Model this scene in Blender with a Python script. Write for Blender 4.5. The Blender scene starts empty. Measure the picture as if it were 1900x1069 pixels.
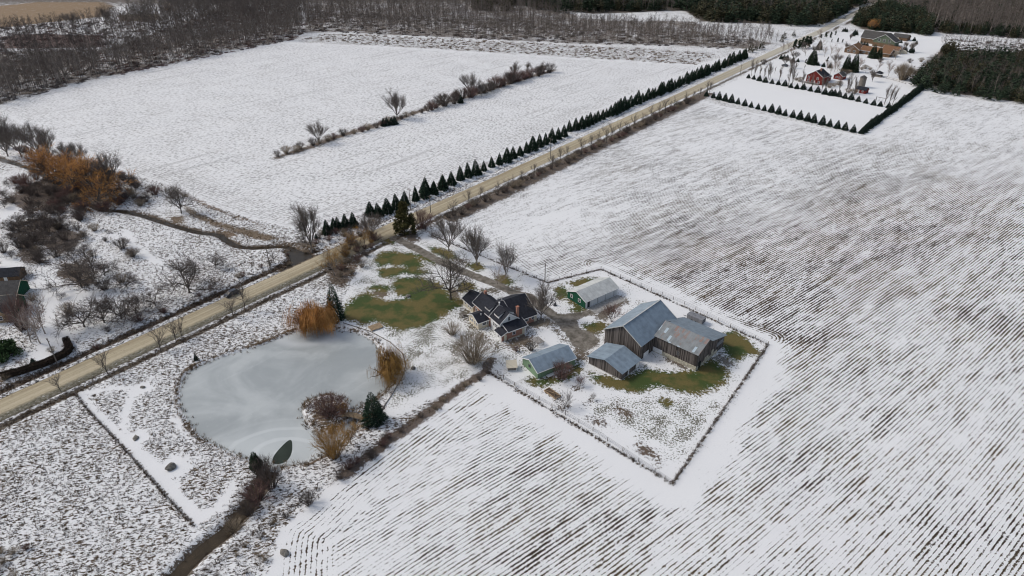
import bpy, bmesh, math, random
import numpy as np
from mathutils import Vector, Matrix, noise as mnoise

# ------------------------------------------------------------------ camera, sky, sun, exposure
F_PX, HZ, CAM_H = 1260.0, -200.0, 110.0
PITCH = math.atan((534.5-HZ)/F_PX)
scene = bpy.context.scene
cam_d = bpy.data.cameras.new('camera'); cam = bpy.data.objects.new('camera', cam_d)
scene.collection.objects.link(cam)
cam.location = (0, 0, CAM_H); cam.rotation_euler = (math.pi/2-PITCH, 0, 0)
cam_d.sensor_width = 36; cam_d.lens = F_PX/1900*36
cam_d.clip_start = 1; cam_d.clip_end = 12000
scene.camera = cam
scene.render.resolution_x = 1024; scene.render.resolution_y = 576

SUN_EL, SUN_AZ = math.radians(42), math.radians(-75)      # azimuth from +Y, clockwise
world = bpy.data.worlds.new('World'); scene.world = world; world.use_nodes = True
wn = world.node_tree.nodes; wl = world.node_tree.links
sky = wn.new('ShaderNodeTexSky'); sky.sky_type = 'NISHITA'; sky.sun_disc = False
sky.sun_elevation = SUN_EL; sky.sun_rotation = SUN_AZ; sky.dust_density = 3.0; sky.ozone_density = 0.8
bg = wn['Background']; bg.inputs[1].default_value = 0.125
hsv = wn.new('ShaderNodeHueSaturation'); hsv.inputs['Saturation'].default_value = 0.72      # thin overcast
wl.new(sky.outputs[0], hsv.inputs['Color']); wl.new(hsv.outputs[0], bg.inputs[0])
sun_d = bpy.data.lights.new('sun', 'SUN'); sun = bpy.data.objects.new('sun', sun_d)
scene.collection.objects.link(sun)
sun_d.energy = 1.15; sun_d.angle = math.radians(13); sun_d.color = (1.0, 0.95, 0.88)
sdir = Vector((math.sin(SUN_AZ)*math.cos(SUN_EL), math.cos(SUN_AZ)*math.cos(SUN_EL), math.sin(SUN_EL)))
sun.rotation_euler = (-sdir).to_track_quat('-Z', 'Y').to_euler()
scene.view_settings.view_transform = 'Standard'; scene.view_settings.look = 'None'
scene.view_settings.exposure = 0.14
scene.cycles.filter_width = 1.1; scene.view_settings.gamma = 1.0

# ------------------------------------------------------------------ layout helpers
def G(x, y, z=0.0):
    """Point of the photograph -> point of the land."""
    dx = (x-950)/F_PX; dy = -(y-534.5)/F_PX
    r = (dx, math.cos(PITCH)+dy*math.sin(PITCH), -math.sin(PITCH)+dy*math.cos(PITCH))
    t = (z-CAM_H)/r[2]
    return Vector((r[0]*t, r[1]*t, CAM_H+r[2]*t))
def rowof(P):
    q = (P[0], P[1], P[2]-CAM_H)
    d = q[1]*math.cos(PITCH)-q[2]*math.sin(PITCH); u = q[1]*math.sin(PITCH)+q[2]*math.cos(PITCH)
    return 534.5-F_PX*u/d
def height_to(x, y, ytop):
    p = G(x, y); lo, hi = 0, 60
    for _ in range(30):
        m = (lo+hi)/2
        if rowof((p[0], p[1], m)) > ytop: lo = m
        else: hi = m
    return lo
def crop(x0, y0, s): return lambda pts: [(x0+a*s, y0+b*s) for a, b in pts]
Z5 = crop(520, 340, .25263); Z4 = crop(0, 350, .33684); Z2 = crop(600, 0, .33684); Z3 = crop(0, 690, .3546)
ZP = crop(300, 560, .33684); ZB = crop(1020, 490, .21053); ZC = crop(900, 620, .28436); ZH = crop(820, 480, .16842)
ZR = crop(1300, 30, .22105); ZL = crop(0, 480, .22441); ZT = crop(0, 0, .21053); ZN = crop(1440, 60, .13095)
TH = math.radians(52.2); CT, ST = math.cos(TH), math.sin(TH)
def road_xy(s, L): return (s*CT-L*ST, s*ST+L*CT)          # along / across the road frame
def road_sl(x, y): return (x*CT+y*ST, -x*ST+y*CT)

col = scene.collection
rng = np.random.default_rng(7); random.seed(7)

def tag(o, label=None, cat=None, group=None, kind=None):
    if label: o['label'] = label
    if cat: o['category'] = cat
    if group: o['group'] = group
    if kind: o['kind'] = kind
    return o
def empty(name, loc, rz=0.0):
    o = bpy.data.objects.new(name, None); col.objects.link(o); o.location = loc; o.rotation_euler = (0, 0, rz)
    o.empty_display_size = .5
    return o
def mesh_obj(name, verts, faces, mats, parent=None, smooth=False, mi=None):
    me = bpy.data.meshes.new(name)
    if isinstance(verts, np.ndarray) and isinstance(faces, np.ndarray):
        n = faces.shape[1]
        me.vertices.add(len(verts)); me.vertices.foreach_set('co', verts.astype(np.float32).ravel())
        me.loops.add(faces.size); me.loops.foreach_set('vertex_index', faces.astype(np.int32).ravel())
        me.polygons.add(len(faces))
        me.polygons.foreach_set('loop_start', np.arange(0, faces.size, n, dtype=np.int32))
        me.polygons.foreach_set('loop_total', np.full(len(faces), n, dtype=np.int32))
        me.update(calc_edges=True)
    else:
        me.from_pydata([tuple(v) for v in verts], [], [tuple(f) for f in faces]); me.update()
    for m in (mats if isinstance(mats, (list, tuple)) else [mats]): me.materials.append(m)
    if mi is not None: me.polygons.foreach_set('material_index', np.asarray(mi, dtype=np.int32))
    me.polygons.foreach_set('use_smooth', np.full(len(me.polygons), smooth))
    me.validate()
    o = bpy.data.objects.new(name, me); col.objects.link(o)
    if parent: o.parent = parent
    return o

# ------------------------------------------------------------------ materials
class NT:
    def __init__(s, m): s.t = m.node_tree; s.n = s.t.nodes; s.l = s.t.links
    def add(s, typ, **kw):
        n = s.n.new(typ)
        for k, v in kw.items(): setattr(n, k, v)
        return n
    def put(s, sock, v):
        if hasattr(v, 'is_linked') or isinstance(v, bpy.types.NodeSocket): s.l.new(v, sock)
        elif v is not None: sock.default_value = v
    def math(s, op, a, b=None, c=None, clamp=False):
        n = s.add('ShaderNodeMath', operation=op); n.use_clamp = clamp
        s.put(n.inputs[0], a)
        if b is not None: s.put(n.inputs[1], b)
        if c is not None: s.put(n.inputs[2], c)
        return n.outputs[0]
    def noise(s, vec, scale, detail=2, rough=.5, dist=0.0):
        n = s.add('ShaderNodeTexNoise'); s.put(n.inputs['Vector'], vec)
        n.inputs['Scale'].default_value = scale; n.inputs['Detail'].default_value = detail
        n.inputs['Roughness'].default_value = rough; n.inputs['Distortion'].default_value = dist
        return n.outputs['Fac']
    def step(s, v, a, b, lo=0.0, hi=1.0):
        n = s.add('ShaderNodeMapRange', interpolation_type='SMOOTHSTEP')
        s.put(n.inputs[0], v); s.put(n.inputs[1], a); s.put(n.inputs[2], b)
        n.inputs[3].default_value = lo; n.inputs[4].default_value = hi
        return n.outputs[0]
    def mix(s, f, a, b):
        n = s.add('ShaderNodeMix', data_type='RGBA')
        s.put(n.inputs[0], f)
        s.put(n.inputs[6], a if not isinstance(a, tuple) else (*a[:3], 1)); s.put(n.inputs[7], b if not isinstance(b, tuple) else (*b[:3], 1))
        return n.outputs[2]
    def mapv(s, vec, scale=(1, 1, 1), rot=(0, 0, 0), loc=(0, 0, 0)):
        n = s.add('ShaderNodeMapping'); s.put(n.inputs[0], vec)
        n.inputs['Scale'].default_value = scale; n.inputs['Rotation'].default_value = rot; n.inputs['Location'].default_value = loc
        return n.outputs[0]
    def attr(s, name):
        n = s.add('ShaderNodeAttribute', attribute_name=name); return n
    def sep(s, v):
        n = s.add('ShaderNodeSeparateXYZ'); s.put(n.inputs[0], v); return n.outputs
    def bump(s, h, strength=.5, dist=.1):
        n = s.add('ShaderNodeBump'); s.put(n.inputs['Height'], h); n.inputs['Strength'].default_value = strength
        n.inputs['Distance'].default_value = dist; return n.outputs[0]
def new_mat(name, rough=.8, spec=.3):
    m = bpy.data.materials.new(name); m.use_nodes = True
    b = m.node_tree.nodes['Principled BSDF']; b.inputs['Roughness'].default_value = rough
    b.inputs['Specular IOR Level'].default_value = spec
    return m, NT(m), b
def geo_pos(t): return t.add('ShaderNodeNewGeometry').outputs['Position']
def obj_pos(t): return t.add('ShaderNodeTexCoord').outputs['Object']
def simple(name, c, var=.25, scale=3.0, rough=.8, spec=.3, stretch=(1, 1, 1), metal=0.0, bump=0.0, world_space=False):
    """paint / bark / stone: base colour with mottling"""
    m, t, b = new_mat(name, rough, spec)
    p = geo_pos(t) if world_space else obj_pos(t)
    n = t.noise(t.mapv(p, stretch), scale, 4, .6)
    lo = tuple(x*(1-var) for x in c); hi = tuple(min(1, x*(1+var)) for x in c)
    t.put(b.inputs['Base Color'], t.mix(t.step(n, .3, .7), lo, hi))
    b.inputs['Metallic'].default_value = metal
    if bump: t.put(b.inputs['Normal'], t.bump(n, bump, .05))
    return m
M = {}
M['bark'] = simple('bark', (.115, .098, .084), .4, 3, .9, stretch=(1, 1, .3))
M['bark_pale'] = simple('pale_bark', (.36, .31, .27), .3, 2, .9, stretch=(1, 1, .4))
M['bark_grey'] = simple('grey_bark', (.20, .175, .155), .35, 2, .9, stretch=(1, 1, .3))
M['twig'] = simple('twig', (.165, .14, .122), .35, .6, .9)
M['twig_dark'] = simple('dark_twig', (.115, .094, .083), .35, .6, .9)
M['twig_red'] = simple('reddish_twig', (.17, .105, .092), .35, .5, .9)
M['twig_tan'] = simple('tan_twig', (.29, .235, .17), .3, .5, .9)
M['twig_gold'] = simple('golden_twig', (.36, .21, .065), .35, .9, .85)
M['twig_orange'] = simple('orange_twig', (.50, .25, .08), .4, .35, .85)
M['twig_birch'] = simple('birch_twig', (.26, .19, .165), .3, .5, .9)
M['needle'] = simple('spruce_needles', (.026, .050, .030), .5, 1.6, .8, .2)
M['needle_blue'] = simple('blue_spruce_needles', (.026, .044, .032), .5, 1.6, .8, .2)
M['cedar'] = simple('cedar_foliage', (.085, .078, .028), .5, 1.4, .8, .2)
M['pine'] = simple('pine_foliage', (.034, .052, .030), .55, .5, .8, .2, world_space=True)
M['pine_olive'] = simple('olive_pine_foliage', (.055, .052, .028), .5, .5, .8, .2, world_space=True)
M['evergreen_light'] = simple('green_shrub_foliage', (.045, .085, .028), .5, 1.5, .8)
M['grass_dry'] = simple('dry_grass', (.17, .115, .062), .45, .5, .95, world_space=True)
M['grass_dark'] = simple('dark_weeds', (.10, .070, .048), .45, .5, .95, world_space=True)
M['hedge_brown'] = simple('brown_hedge_twigs', (.07, .05, .036), .4, 2.0, .95)
M['shingle'] = None
def shingles(name, c, sc=1.0):
    m, t, b = new_mat(name, .9, .2)
    p = obj_pos(t)
    n = t.noise(p, 1.2, 3, .6); n2 = t.noise(t.mapv(p, (3, 3, 8)), 2.2*sc, 2, .6)
    z = t.sep(p)[2]
    course = t.math('FRACT', t.math('MULTIPLY', z, 5.0))
    k = t.math('ADD', t.math('MULTIPLY', n, .5), t.math('MULTIPLY', n2, .5))
    c1 = t.mix(t.step(k, .3, .7), tuple(x*.65 for x in c), tuple(x*1.5 for x in c))
    t.put(b.inputs['Base Color'], t.mix(t.step(course, .0, .15, .35, 0), c1, tuple(x*.4 for x in c)))
    return m
M['shingle'] = shingles('dark_shingles', (.026, .028, .036))
M['shingle_grey'] = shingles('grey_shingles', (.075, .072, .070))
M['shingle_brown'] = shingles('rusty_brown_shingles', (.19, .105, .06))
def metal_roof(name, c, axis=0, rust=0.0, spacing=.9):
    m, t, b = new_mat(name, .42, .4)
    p = obj_pos(t); s = t.sep(p)
    u = s[axis]
    f = t.math('FRACT', t.math('DIVIDE', u, spacing))
    cell = t.math('FLOOR', t.math('DIVIDE', u, spacing))
    wn_ = t.add('ShaderNodeTexWhiteNoise', noise_dimensions='1D'); t.put(wn_.inputs['W'], cell)
    n = t.noise(t.mapv(p, (1, 1, 1)), .7, 4, .6)
    base = t.mix(t.step(n, .3, .7), tuple(x*.82 for x in c), tuple(x*1.15 for x in c))
    base = t.mix(t.math('MULTIPLY', wn_.outputs[0], .30), base, tuple(x*1.45 for x in c))
    seam = t.step(f, .0, .10, 1, 0)
    base = t.mix(t.math('MULTIPLY', seam, .35), base, tuple(x*.5 for x in c))
    if rust:
        o = 1-axis
        v = s[o]
        sheet = t.math('FLOOR', t.math('DIVIDE', v, 1.7))
        cb = t.add('ShaderNodeCombineXYZ'); t.put(cb.inputs[0], cell); t.put(cb.inputs[1], sheet)
        w2 = t.add('ShaderNodeTexWhiteNoise', noise_dimensions='2D'); t.put(w2.inputs['Vector'], cb.outputs[0])
        n3 = t.noise(t.mapv(p, (2.5, 1.0, 1) if axis == 0 else (1.0, 2.5, 1)), 1.0, 4, .7)
        k = t.math('ADD', t.math('MULTIPLY', w2.outputs[0], .5), t.math('MULTIPLY', n3, .6))
        base = t.mix(t.step(k, .62, .74, 0, .75), base, (.27, .15, .11))
        base = t.mix(t.step(w2.outputs[0], .90, .93, 0, .9), base, (.42, .52, .58))
    t.put(b.inputs['Base Color'], base)
    ridge = t.step(t.math('ABSOLUTE', t.math('SUBTRACT', f, .5)), .38, .5)
    t.put(b.inputs['Normal'], t.bump(ridge, .5, .05))
    return m
M['metal_u'] = metal_roof('blue_grey_metal_roof', (.21, .265, .315), 0)
M['metal_v'] = metal_roof('blue_grey_metal_roof_b', (.21, .265, .315), 1)
M['metal_dull'] = metal_roof('dull_metal_roof', (.175, .215, .25), 0)
M['metal_rust'] = metal_roof('rusty_metal_roof', (.20, .215, .22), 0, rust=1, spacing=.7)
M['metal_pale'] = metal_roof('pale_metal_roof', (.50, .51, .49), 0, spacing=1.0)
def boards(name, c, width=.28, var=.6):
    m, t, b = new_mat(name, .9, .15)
    p = obj_pos(t); s = t.sep(p)
    w = t.math('ADD', s[0], s[1])
    cell = t.math('FLOOR', t.math('DIVIDE', w, width)); f = t.math('FRACT', t.math('DIVIDE', w, width))
    wn_ = t.add('ShaderNodeTexWhiteNoise', noise_dimensions='1D'); t.put(wn_.inputs['W'], cell)
    n = t.noise(t.mapv(p, (2.5, 2.5, .35)), 1.6, 4, .65)
    k = t.math('ADD', t.math('MULTIPLY', wn_.outputs[0], .55), t.math('MULTIPLY', n, .55))
    c1 = t.mix(t.step(k, .2, .85), tuple(x*(1-var) for x in c), tuple(x*(1+var) for x in c))
    c1 = t.mix(t.step(f, 0, .12, .8, 0), c1, tuple(x*.15 for x in c))
    t.put(b.inputs['Base Color'], c1)
    return m
M['barnwood'] = boards('weathered_barn_boards', (.105, .092, .085))
M['white_siding'] = boards('white_siding', (.72, .73, .73), .3, .06)
M['white_metal_wall'] = boards('white_steel_wall', (.62, .64, .65), .45, .08)
M['green_wall'] = boards('light_green_siding', (.19, .285, .18), .25, .12)
M['dark_green_wall'] = boards('dark_green_siding', (.018, .085, .050), .25, .2)
M['red_wall'] = boards('red_siding', (.17, .032, .028), .3, .2)
M['cream_wall'] = boards('cream_siding', (.62, .56, .44), .35, .07)
M['sage_wall'] = boards('sage_siding', (.13, .16, .115), .3, .12)
M['brown_wall'] = boards('brown_siding', (.17, .11, .07), .3, .2)
def brick(name, c1, c2):
    m, t, b = new_mat(name, .9, .2)
    p = obj_pos(t); s = t.sep(p)
    cb = t.add('ShaderNodeCombineXYZ'); t.put(cb.inputs[0], t.math('ADD', s[0], s[1])); t.put(cb.inputs[1], s[2])
    n = t.add('ShaderNodeTexBrick'); t.put(n.inputs[0], cb.outputs[0])
    n.inputs['Color1'].default_value = (*c1, 1); n.inputs['Color2'].default_value = (*c2, 1)
    n.inputs['Mortar'].default_value = (.34, .30, .27, 1); n.inputs['Scale'].default_value = 2.2
    n.inputs['Mortar Size'].default_value = .03
    t.put(b.inputs['Base Color'], n.outputs[0]); return m
M['brick'] = brick('red_brick', (.34, .12, .07), (.42, .18, .11))
M['stone'] = simple('field_stone_foundation', (.42, .39, .31), .35, 1.8, .95)
M['concrete'] = simple('concrete', (.34, .33, .31), .25, 1.2, .95)
M['white_paint'] = simple('white_trim_paint', (.78, .78, .77), .06, 2)
M['glass'] = new_mat('window_glass', .08, .6)[0]; M['glass'].node_tree.nodes['Principled BSDF'].inputs['Base Color'].default_value = (.03, .035, .042, 1)
M['wood_new'] = simple('bare_lumber', (.34, .25, .155), .25, 2, .85, stretch=(1, 1, 1))
M['wood_grey'] = simple('grey_weathered_wood', (.18, .16, .14), .3, 2, .9)
M['post'] = simple('fence_post_wood', (.14, .12, .10), .3, 3, .9)
M['wire'] = simple('fence_wire', (.16, .15, .15), .1, 3, .5)
M['rock'] = simple('grey_rock', (.17, .16, .14), .4, 1.4, .95, bump=.4)
M['rail_pale'] = simple('pale_rail_fence', (.45, .45, .44), .1, 2, .7)
M['dark_metal'] = simple('dark_metal', (.07, .075, .085), .2, 2, .5)
M['grey_sheet'] = simple('grey_sheet_metal', (.20, .205, .22), .2, 1, .6)
M['car_paint'] = new_mat('dark_car_paint', .22, .6)[0]; M['car_paint'].node_tree.nodes['Principled BSDF'].inputs['Base Color'].default_value = (.035, .042, .055, 1)
M['car_silver'] = new_mat('silver_car_paint', .25, .6)[0]; M['car_silver'].node_tree.nodes['Principled BSDF'].inputs['Base Color'].default_value = (.45, .46, .47, 1)
M['tyre'] = simple('tyre_rubber', (.02, .02, .02), .2, 5, .9)
M['lamp_glass'] = new_mat('lamp_glass', .1, .6)[0]; M['lamp_glass'].node_tree.nodes['Principled BSDF'].inputs['Base Color'].default_value = (.7, .7, .68, 1)
M['lamp_red'] = new_mat('red_lamp_glass', .15, .6)[0]; M['lamp_red'].node_tree.nodes['Principled BSDF'].inputs['Base Color'].default_value = (.4, .02, .02, 1)

# ------------------------------------------------------------------ land masks
def gpoly(px): return np.array([G(*q)[:2] for q in px])
def seg_dist(X, Y, P, closed=True):
    d = np.full(X.shape, 1e9); n = len(P)
    for i in range(n if closed else n-1):
        ax, ay = P[i]; bx, by = P[(i+1) % n]
        vx, vy = bx-ax, by-ay; L2 = vx*vx+vy*vy+1e-9
        t = np.clip(((X-ax)*vx+(Y-ay)*vy)/L2, 0, 1)
        d = np.minimum(d, (X-ax-t*vx)**2+(Y-ay-t*vy)**2)
    return np.sqrt(d)
def inside(X, Y, P):
    r = np.zeros(X.shape, bool); n = len(P)
    for i in range(n):
        ax, ay = P[i]; bx, by = P[(i+1) % n]
        c = ((ay > Y) != (by > Y))
        with np.errstate(divide='ignore', invalid='ignore'):
            r ^= c & (X < (bx-ax)*(Y-ay)/(by-ay+1e-12)+ax)
    return r
def sdist(X, Y, P):                                             # negative inside
    P = np.asarray(P); lo = P.min(0)-60; hi = P.max(0)+60
    out = np.full(X.shape, 1e3)
    m = (X > lo[0]) & (X < hi[0]) & (Y > lo[1]) & (Y < hi[1])
    d = seg_dist(X[m], Y[m], P); out[m] = np.where(inside(X[m], Y[m], P), -d, d)
    return out
def ldist(X, Y, P):
    P = np.asarray(P); lo = P.min(0)-60; hi = P.max(0)+60
    out = np.full(X.shape, 1e3)
    m = (X > lo[0]) & (X < hi[0]) & (Y > lo[1]) & (Y < hi[1])
    out[m] = seg_dist(X[m], Y[m], P, False); return out
def soft(sd, w): return np.clip(.5-sd/w, 0, 1)
def smooth_line(P, n=6, closed=False):                          # Catmull-Rom
    P = [Vector((p[0], p[1])) for p in P]; out = []; N = len(P)
    for i in range(N if closed else N-1):
        g = lambda k: P[k % N] if closed else P[max(0, min(N-1, k))]
        a, b, c, d = g(i-1), g(i), g(i+1), g(i+2)
        for j in range(n):
            t = j/n
            out.append(.5*((2*b)+(c-a)*t+(2*a-5*b+4*c-d)*t*t+(3*b-a-3*c+d)*t**3))
    if not closed: out.append(P[-1])
    return np.array([(p.x, p.y) for p in out])

RIGHT_FIELD = gpoly([(905, 695), (1247, 902), (1429, 640), (1115, 498), (1015, 523), (900, 476), (795, 428), (850, 392), (1000, 326), (1150, 254), (1285, 190),
    (1300, 187), (1600, 252), (1716, 165), (1760, 178), (1900, 197), (2600, 260), (2600, 1800), (450, 1800), (500, 1069), (520, 985), (560, 950), (640, 880), (770, 785), (870, 715)])
LEFT_FIELD = gpoly([(1350, 106), (1250, 143), (1100, 208), (900, 298), (700, 385), (600, 420), (540, 422), (480, 408), (390, 380), (340, 350), (230, 318), (110, 255), (0, 208),
    (-300, 110), (0, 190), (130, 153), (330, 115), (440, 92), (530, 80), (700, 87), (1030, 107), (1290, 122)])
LOT = gpoly([(1306, 178), (1600, 246), (1712, 163), (1620, 135), (1400, 125), (1378, 145)])
LOT2 = gpoly([(1385, 145), (1700, 165), (1800, 80), (1700, 60), (1560, 62), (1480, 90)])
POND = smooth_line(gpoly(ZP([(750, 150), (680, 172), (560, 222), (400, 270), (250, 320), (165, 360), (115, 405), (90, 480), (95, 590), (140, 665), (200, 740), (290, 795), (400, 842), (480, 872),
    (600, 897), (700, 907), (800, 890), (880, 850), (960, 800), (1020, 740), (1065, 700), (1085, 660), (1075, 600), (1130, 560), (1200, 515), (1245, 478), (1275, 440), (1265, 400), (1235, 360), (1225, 310), (1210, 262),
    (1165, 205), (1080, 163), (950, 143), (850, 138)])), 4, True)
ISLAND = smooth_line(gpoly(ZP([(783, 590), (795, 560), (840, 530), (900, 515), (960, 520), (1020, 560), (1045, 610), (1030, 645), (985, 668), (945, 695), (880, 707), (830, 690), (800, 650)])), 4, True)
CREEK = smooth_line(gpoly(Z4([(-200, -280), (0, -170), (180, -110), (330, -30), (420, 30), (520, 95), (600, 117), (680, 122), (790, 145), (880, 175), (980, 205), (1090, 235), (1200, 250), (1250, 282), (1310, 312), (1400, 322), (1480, 318), (1570, 315), (1640, 340)])), 4)
CREEK_POOL = gpoly(Z4([(1570, 340), (1640, 330), (1700, 350), (1740, 370), (1700, 395), (1620, 430), (1540, 455), (1600, 400)]))
OUTLET = smooth_line(gpoly([(505, 868), (492, 885), (474, 912), (458, 940), (440, 958), (425, 978), (400, 998), (372, 1020), (345, 1046), (325, 1069), (290, 1110), (240, 1180)]), 4)
DRIVE = smooth_line(gpoly(Z5([(790, 370), (830, 392), (900, 432), (1000, 482), (1150, 560), (1300, 630), (1450, 690), (1600, 750), (1740, 812)])+ZH([(960, 420), (1040, 490), (1130, 560), (1250, 640), (1340, 720), (1420, 810), (1470, 890), (1500, 940)])), 4)
YARD_GRAVEL = smooth_line(gpoly(ZH([(1190, 575), (1330, 605), (1500, 590), (1620, 555), (1850, 480), (1900, 520), (1740, 600), (1580, 640), (1500, 680), (1540, 770), (1680, 840), (1760, 900), (1700, 960), (1620, 1010), (1500, 1000), (1440, 930), (1470, 880), (1420, 800), (1330, 700), (1200, 620)])), 3, True)
PATH = smooth_line(gpoly(Z3([(390, 112), (450, 190), (520, 270), (600, 350), (700, 460), (780, 550), (870, 650), (950, 740), (1012, 805)])), 3)
SNOW_PATHS = [gpoly(Z3([(390, 110), (440, 105), (540, 215), (630, 315), (700, 330), (740, 390), (830, 470), (900, 530), (940, 600), (1000, 680), (1060, 735), (1120, 745), (1040, 800), (1012, 805), (870, 650), (700, 460), (520, 270)])),
    gpoly(Z3([(625, 330), (640, 200), (665, 130), (700, 80), (740, 60), (790, 70), (760, 100), (705, 120), (685, 190), (670, 320)])),
    gpoly(Z3([(400, 108), (560, 78), (700, 72), (700, 95), (560, 100), (440, 118)])),
    gpoly(Z3([(1060, 735), (1120, 700), (1170, 630), (1200, 560), (1230, 560), (1220, 640), (1170, 720), (1090, 760)])),
    gpoly(Z3([(1000, 240), (960, 190), (930, 200), (900, 260), (930, 300), (990, 330), (960, 270)]))]
SNOW_DISCS = [(Z3([(715, 345)])[0], 5), (Z3([(905, 500)])[0], 6), (Z3([(750, 85)])[0], 4)]
OPEN_SNOW = [gpoly(Z4([(170, 560), (280, 415), (330, 530), (430, 575), (620, 560), (640, 600), (430, 610), (340, 700), (390, 870), (320, 940), (200, 960), (220, 800), (270, 740), (250, 620)])),
    gpoly(Z4([(0, 180), (60, 150), (170, 60), (120, 30), (60, 60), (0, 60)])), gpoly(Z4([(0, 330), (40, 320), (120, 420), (40, 470), (0, 480)])),
    gpoly(Z4([(700, 230), (740, 300), (850, 380), (900, 420), (830, 410), (740, 340), (690, 260)]))]
GREENS = [gpoly(Z5(q)) for q in (
    [(462, 975), (490, 900), (560, 840), (640, 808), (700, 850), (780, 880), (900, 850), (960, 862), (850, 790), (838, 745), (870, 700), (1000, 690), (1100, 722), (1180, 760), (1250, 850), (1330, 870), (1320, 905), (1230, 935), (1180, 965), (1150, 1000), (1050, 1045), (900, 1075), (820, 1050), (700, 1005), (610, 1030), (570, 1000), (490, 990)],
    [(700, 570), (750, 512), (820, 505), (900, 520), (960, 515), (1000, 550), (1045, 600), (980, 640), (900, 600), (800, 590), (730, 610)],
    [(725, 640), (850, 622), (1000, 635), (1090, 660), (1000, 672), (900, 662), (820, 688), (735, 682)],
    [(655, 775), (700, 750), (820, 762), (780, 792)], [(985, 525), (1080, 515), (1180, 560), (1130, 590), (1050, 555)],
    [(1310, 745), (1400, 740), (1420, 780), (1330, 790)], [(1590, 715), (1640, 690), (1700, 720), (1690, 745), (1620, 745)], [(1370, 600), (1440, 590), (1480, 625), (1440, 640)],
    [(750, 420), (800, 395), (880, 420), (820, 445)], [(1100, 470), (1190, 490), (1300, 545), (1230, 560), (1120, 500)])]
GREENS += [gpoly(ZC(q)) for q in (
    [(700, 262), (780, 285), (880, 305), (960, 272), (1040, 228), (1080, 240), (1200, 255), (1300, 255), (1380, 240), (1440, 185), (1500, 180), (1570, 240), (1550, 310), (1480, 345), (1380, 375), (1270, 365), (1150, 335), (1080, 340), (1010, 372), (930, 360), (800, 332), (715, 290)],
    [(290, 300), (340, 300), (480, 290), (560, 245), (610, 190), (610, 230), (560, 275), (450, 312), (370, 332), (310, 322)], [(1155, 445), (1185, 435), (1210, 455), (1185, 470)])]
GREENS += [gpoly(ZB(q)) for q in (
    [(1545, 615), (1620, 598), (1700, 650), (1770, 720), (1830, 785), (1720, 790), (1690, 820), (1640, 850), (1570, 800), (1525, 740)],
    [(62, 225), (100, 203), (155, 232), (155, 285), (95, 303), (66, 280)], [(195, 165), (300, 138), (420, 128), (330, 172), (240, 197)], [(165, 300), (320, 400), (250, 425), (190, 405), (240, 380)],
    [(300, 540), (430, 520), (500, 560), (400, 590), (330, 570)])]
BROWNS = [(gpoly(ZC(q)), c) for q, c in (
    ([(978, 715), (1010, 705), (1080, 755), (1115, 795), (1080, 800), (1010, 765)], (.085, .05, .03)), ([(1100, 815), (1140, 805), (1168, 845), (1130, 862), (1105, 845)], (.08, .05, .03)),
    ([(830, 490), (870, 450), (930, 490), (975, 535), (930, 545), (870, 520)], (.10, .07, .045)), ([(680, 560), (740, 545), (800, 570), (840, 605), (780, 600), (700, 590)], (.09, .06, .04)),
    ([(388, 358), (420, 348), (485, 405), (480, 425), (440, 422)], (.07, .05, .03)), ([(485, 470), (545, 470), (520, 492), (490, 488)], (.06, .04, .025)), ([(560, 350), (630, 340), (625, 362), (580, 368)], (.06, .04, .025)), ([(640, 470), (700, 405), (705, 425), (660, 465)], (.06, .045, .03)))]
BROWNS += [(gpoly(Z5(q)), c) for q, c in (([(660, 800), (720, 775), (800, 785), (800, 820), (740, 845), (680, 830)], (.12, .085, .055)), ([(1080, 470), (1160, 480), (1300, 540), (1400, 580), (1480, 630), (1420, 640), (1330, 590), (1200, 540), (1100, 495)], (.075, .055, .035)),
    ([(1150, 800), (1290, 840), (1340, 870), (1240, 930), (1170, 920)], (.11, .08, .045)), ([(1660, 740), (1800, 770), (1760, 810), (1640, 770)], (.10, .08, .05)), ([(860, 370), (1000, 350), (1020, 420), (960, 440), (880, 400)], (.075, .055, .04)))]
BROWNS += [(gpoly(ZB(q)), c) for q, c in (([(330, 395), (460, 350), (620, 280), (640, 310), (480, 385), (360, 415)], (.20, .15, .10)), ([(240, 560), (330, 580), (450, 590), (480, 620), (400, 640), (440, 700), (380, 740), (300, 720), (230, 640)], (.14, .12, .085)),
    ([(1420, 810), (1560, 810), (1640, 900), (1560, 900), (1480, 870)], (.17, .165, .15)), ([(1300, 960), (1400, 900), (1480, 960), (1420, 1000), (1320, 1010)], (.16, .155, .14)), ([(1290, 900), (1540, 740), (1560, 790), (1400, 880), (1320, 930)], (.09, .08, .06)))]
BROWNS += [(gpoly(Z4(q)), c) for q, c in (([(0, 60), (120, 0), (300, -80), (600, -60), (640, 60), (560, 130), (400, 60), (330, 120), (160, 130)], (.075, .050, .038)), ([(60, 200), (250, 150), (460, 260), (420, 320), (330, 370), (200, 300), (280, 420), (100, 400)], (.06, .042, .034)), ([(300, 480), (330, 400), (500, 420), (540, 520), (440, 540)], (.07, .05, .035)),
    ([(980, 150), (1020, 150), (1010, 200), (960, 190), (930, 160)], (.16, .11, .06)), ([(1200, 225), (1290, 235), (1330, 260), (1250, 268)], (.17, .11, .06)), ([(1480, 290), (1600, 290), (1760, 300), (1720, 340), (1600, 318)], (.09, .065, .04)), ([(930, -10), (1140, 85), (1290, 145), (1430, 192), (1425, 199), (1280, 155), (1130, 98), (940, 5)], (.18, .12, .07)), ([(1000, 90), (1200, 180), (1400, 230), (1560, 280), (1440, 290), (1240, 230), (1060, 160)], (.17, .12, .07)),
    ([(1780, 440), (1900, 400), (1960, 480), (1900, 560), (1820, 520)], (.09, .06, .04)))]
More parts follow.
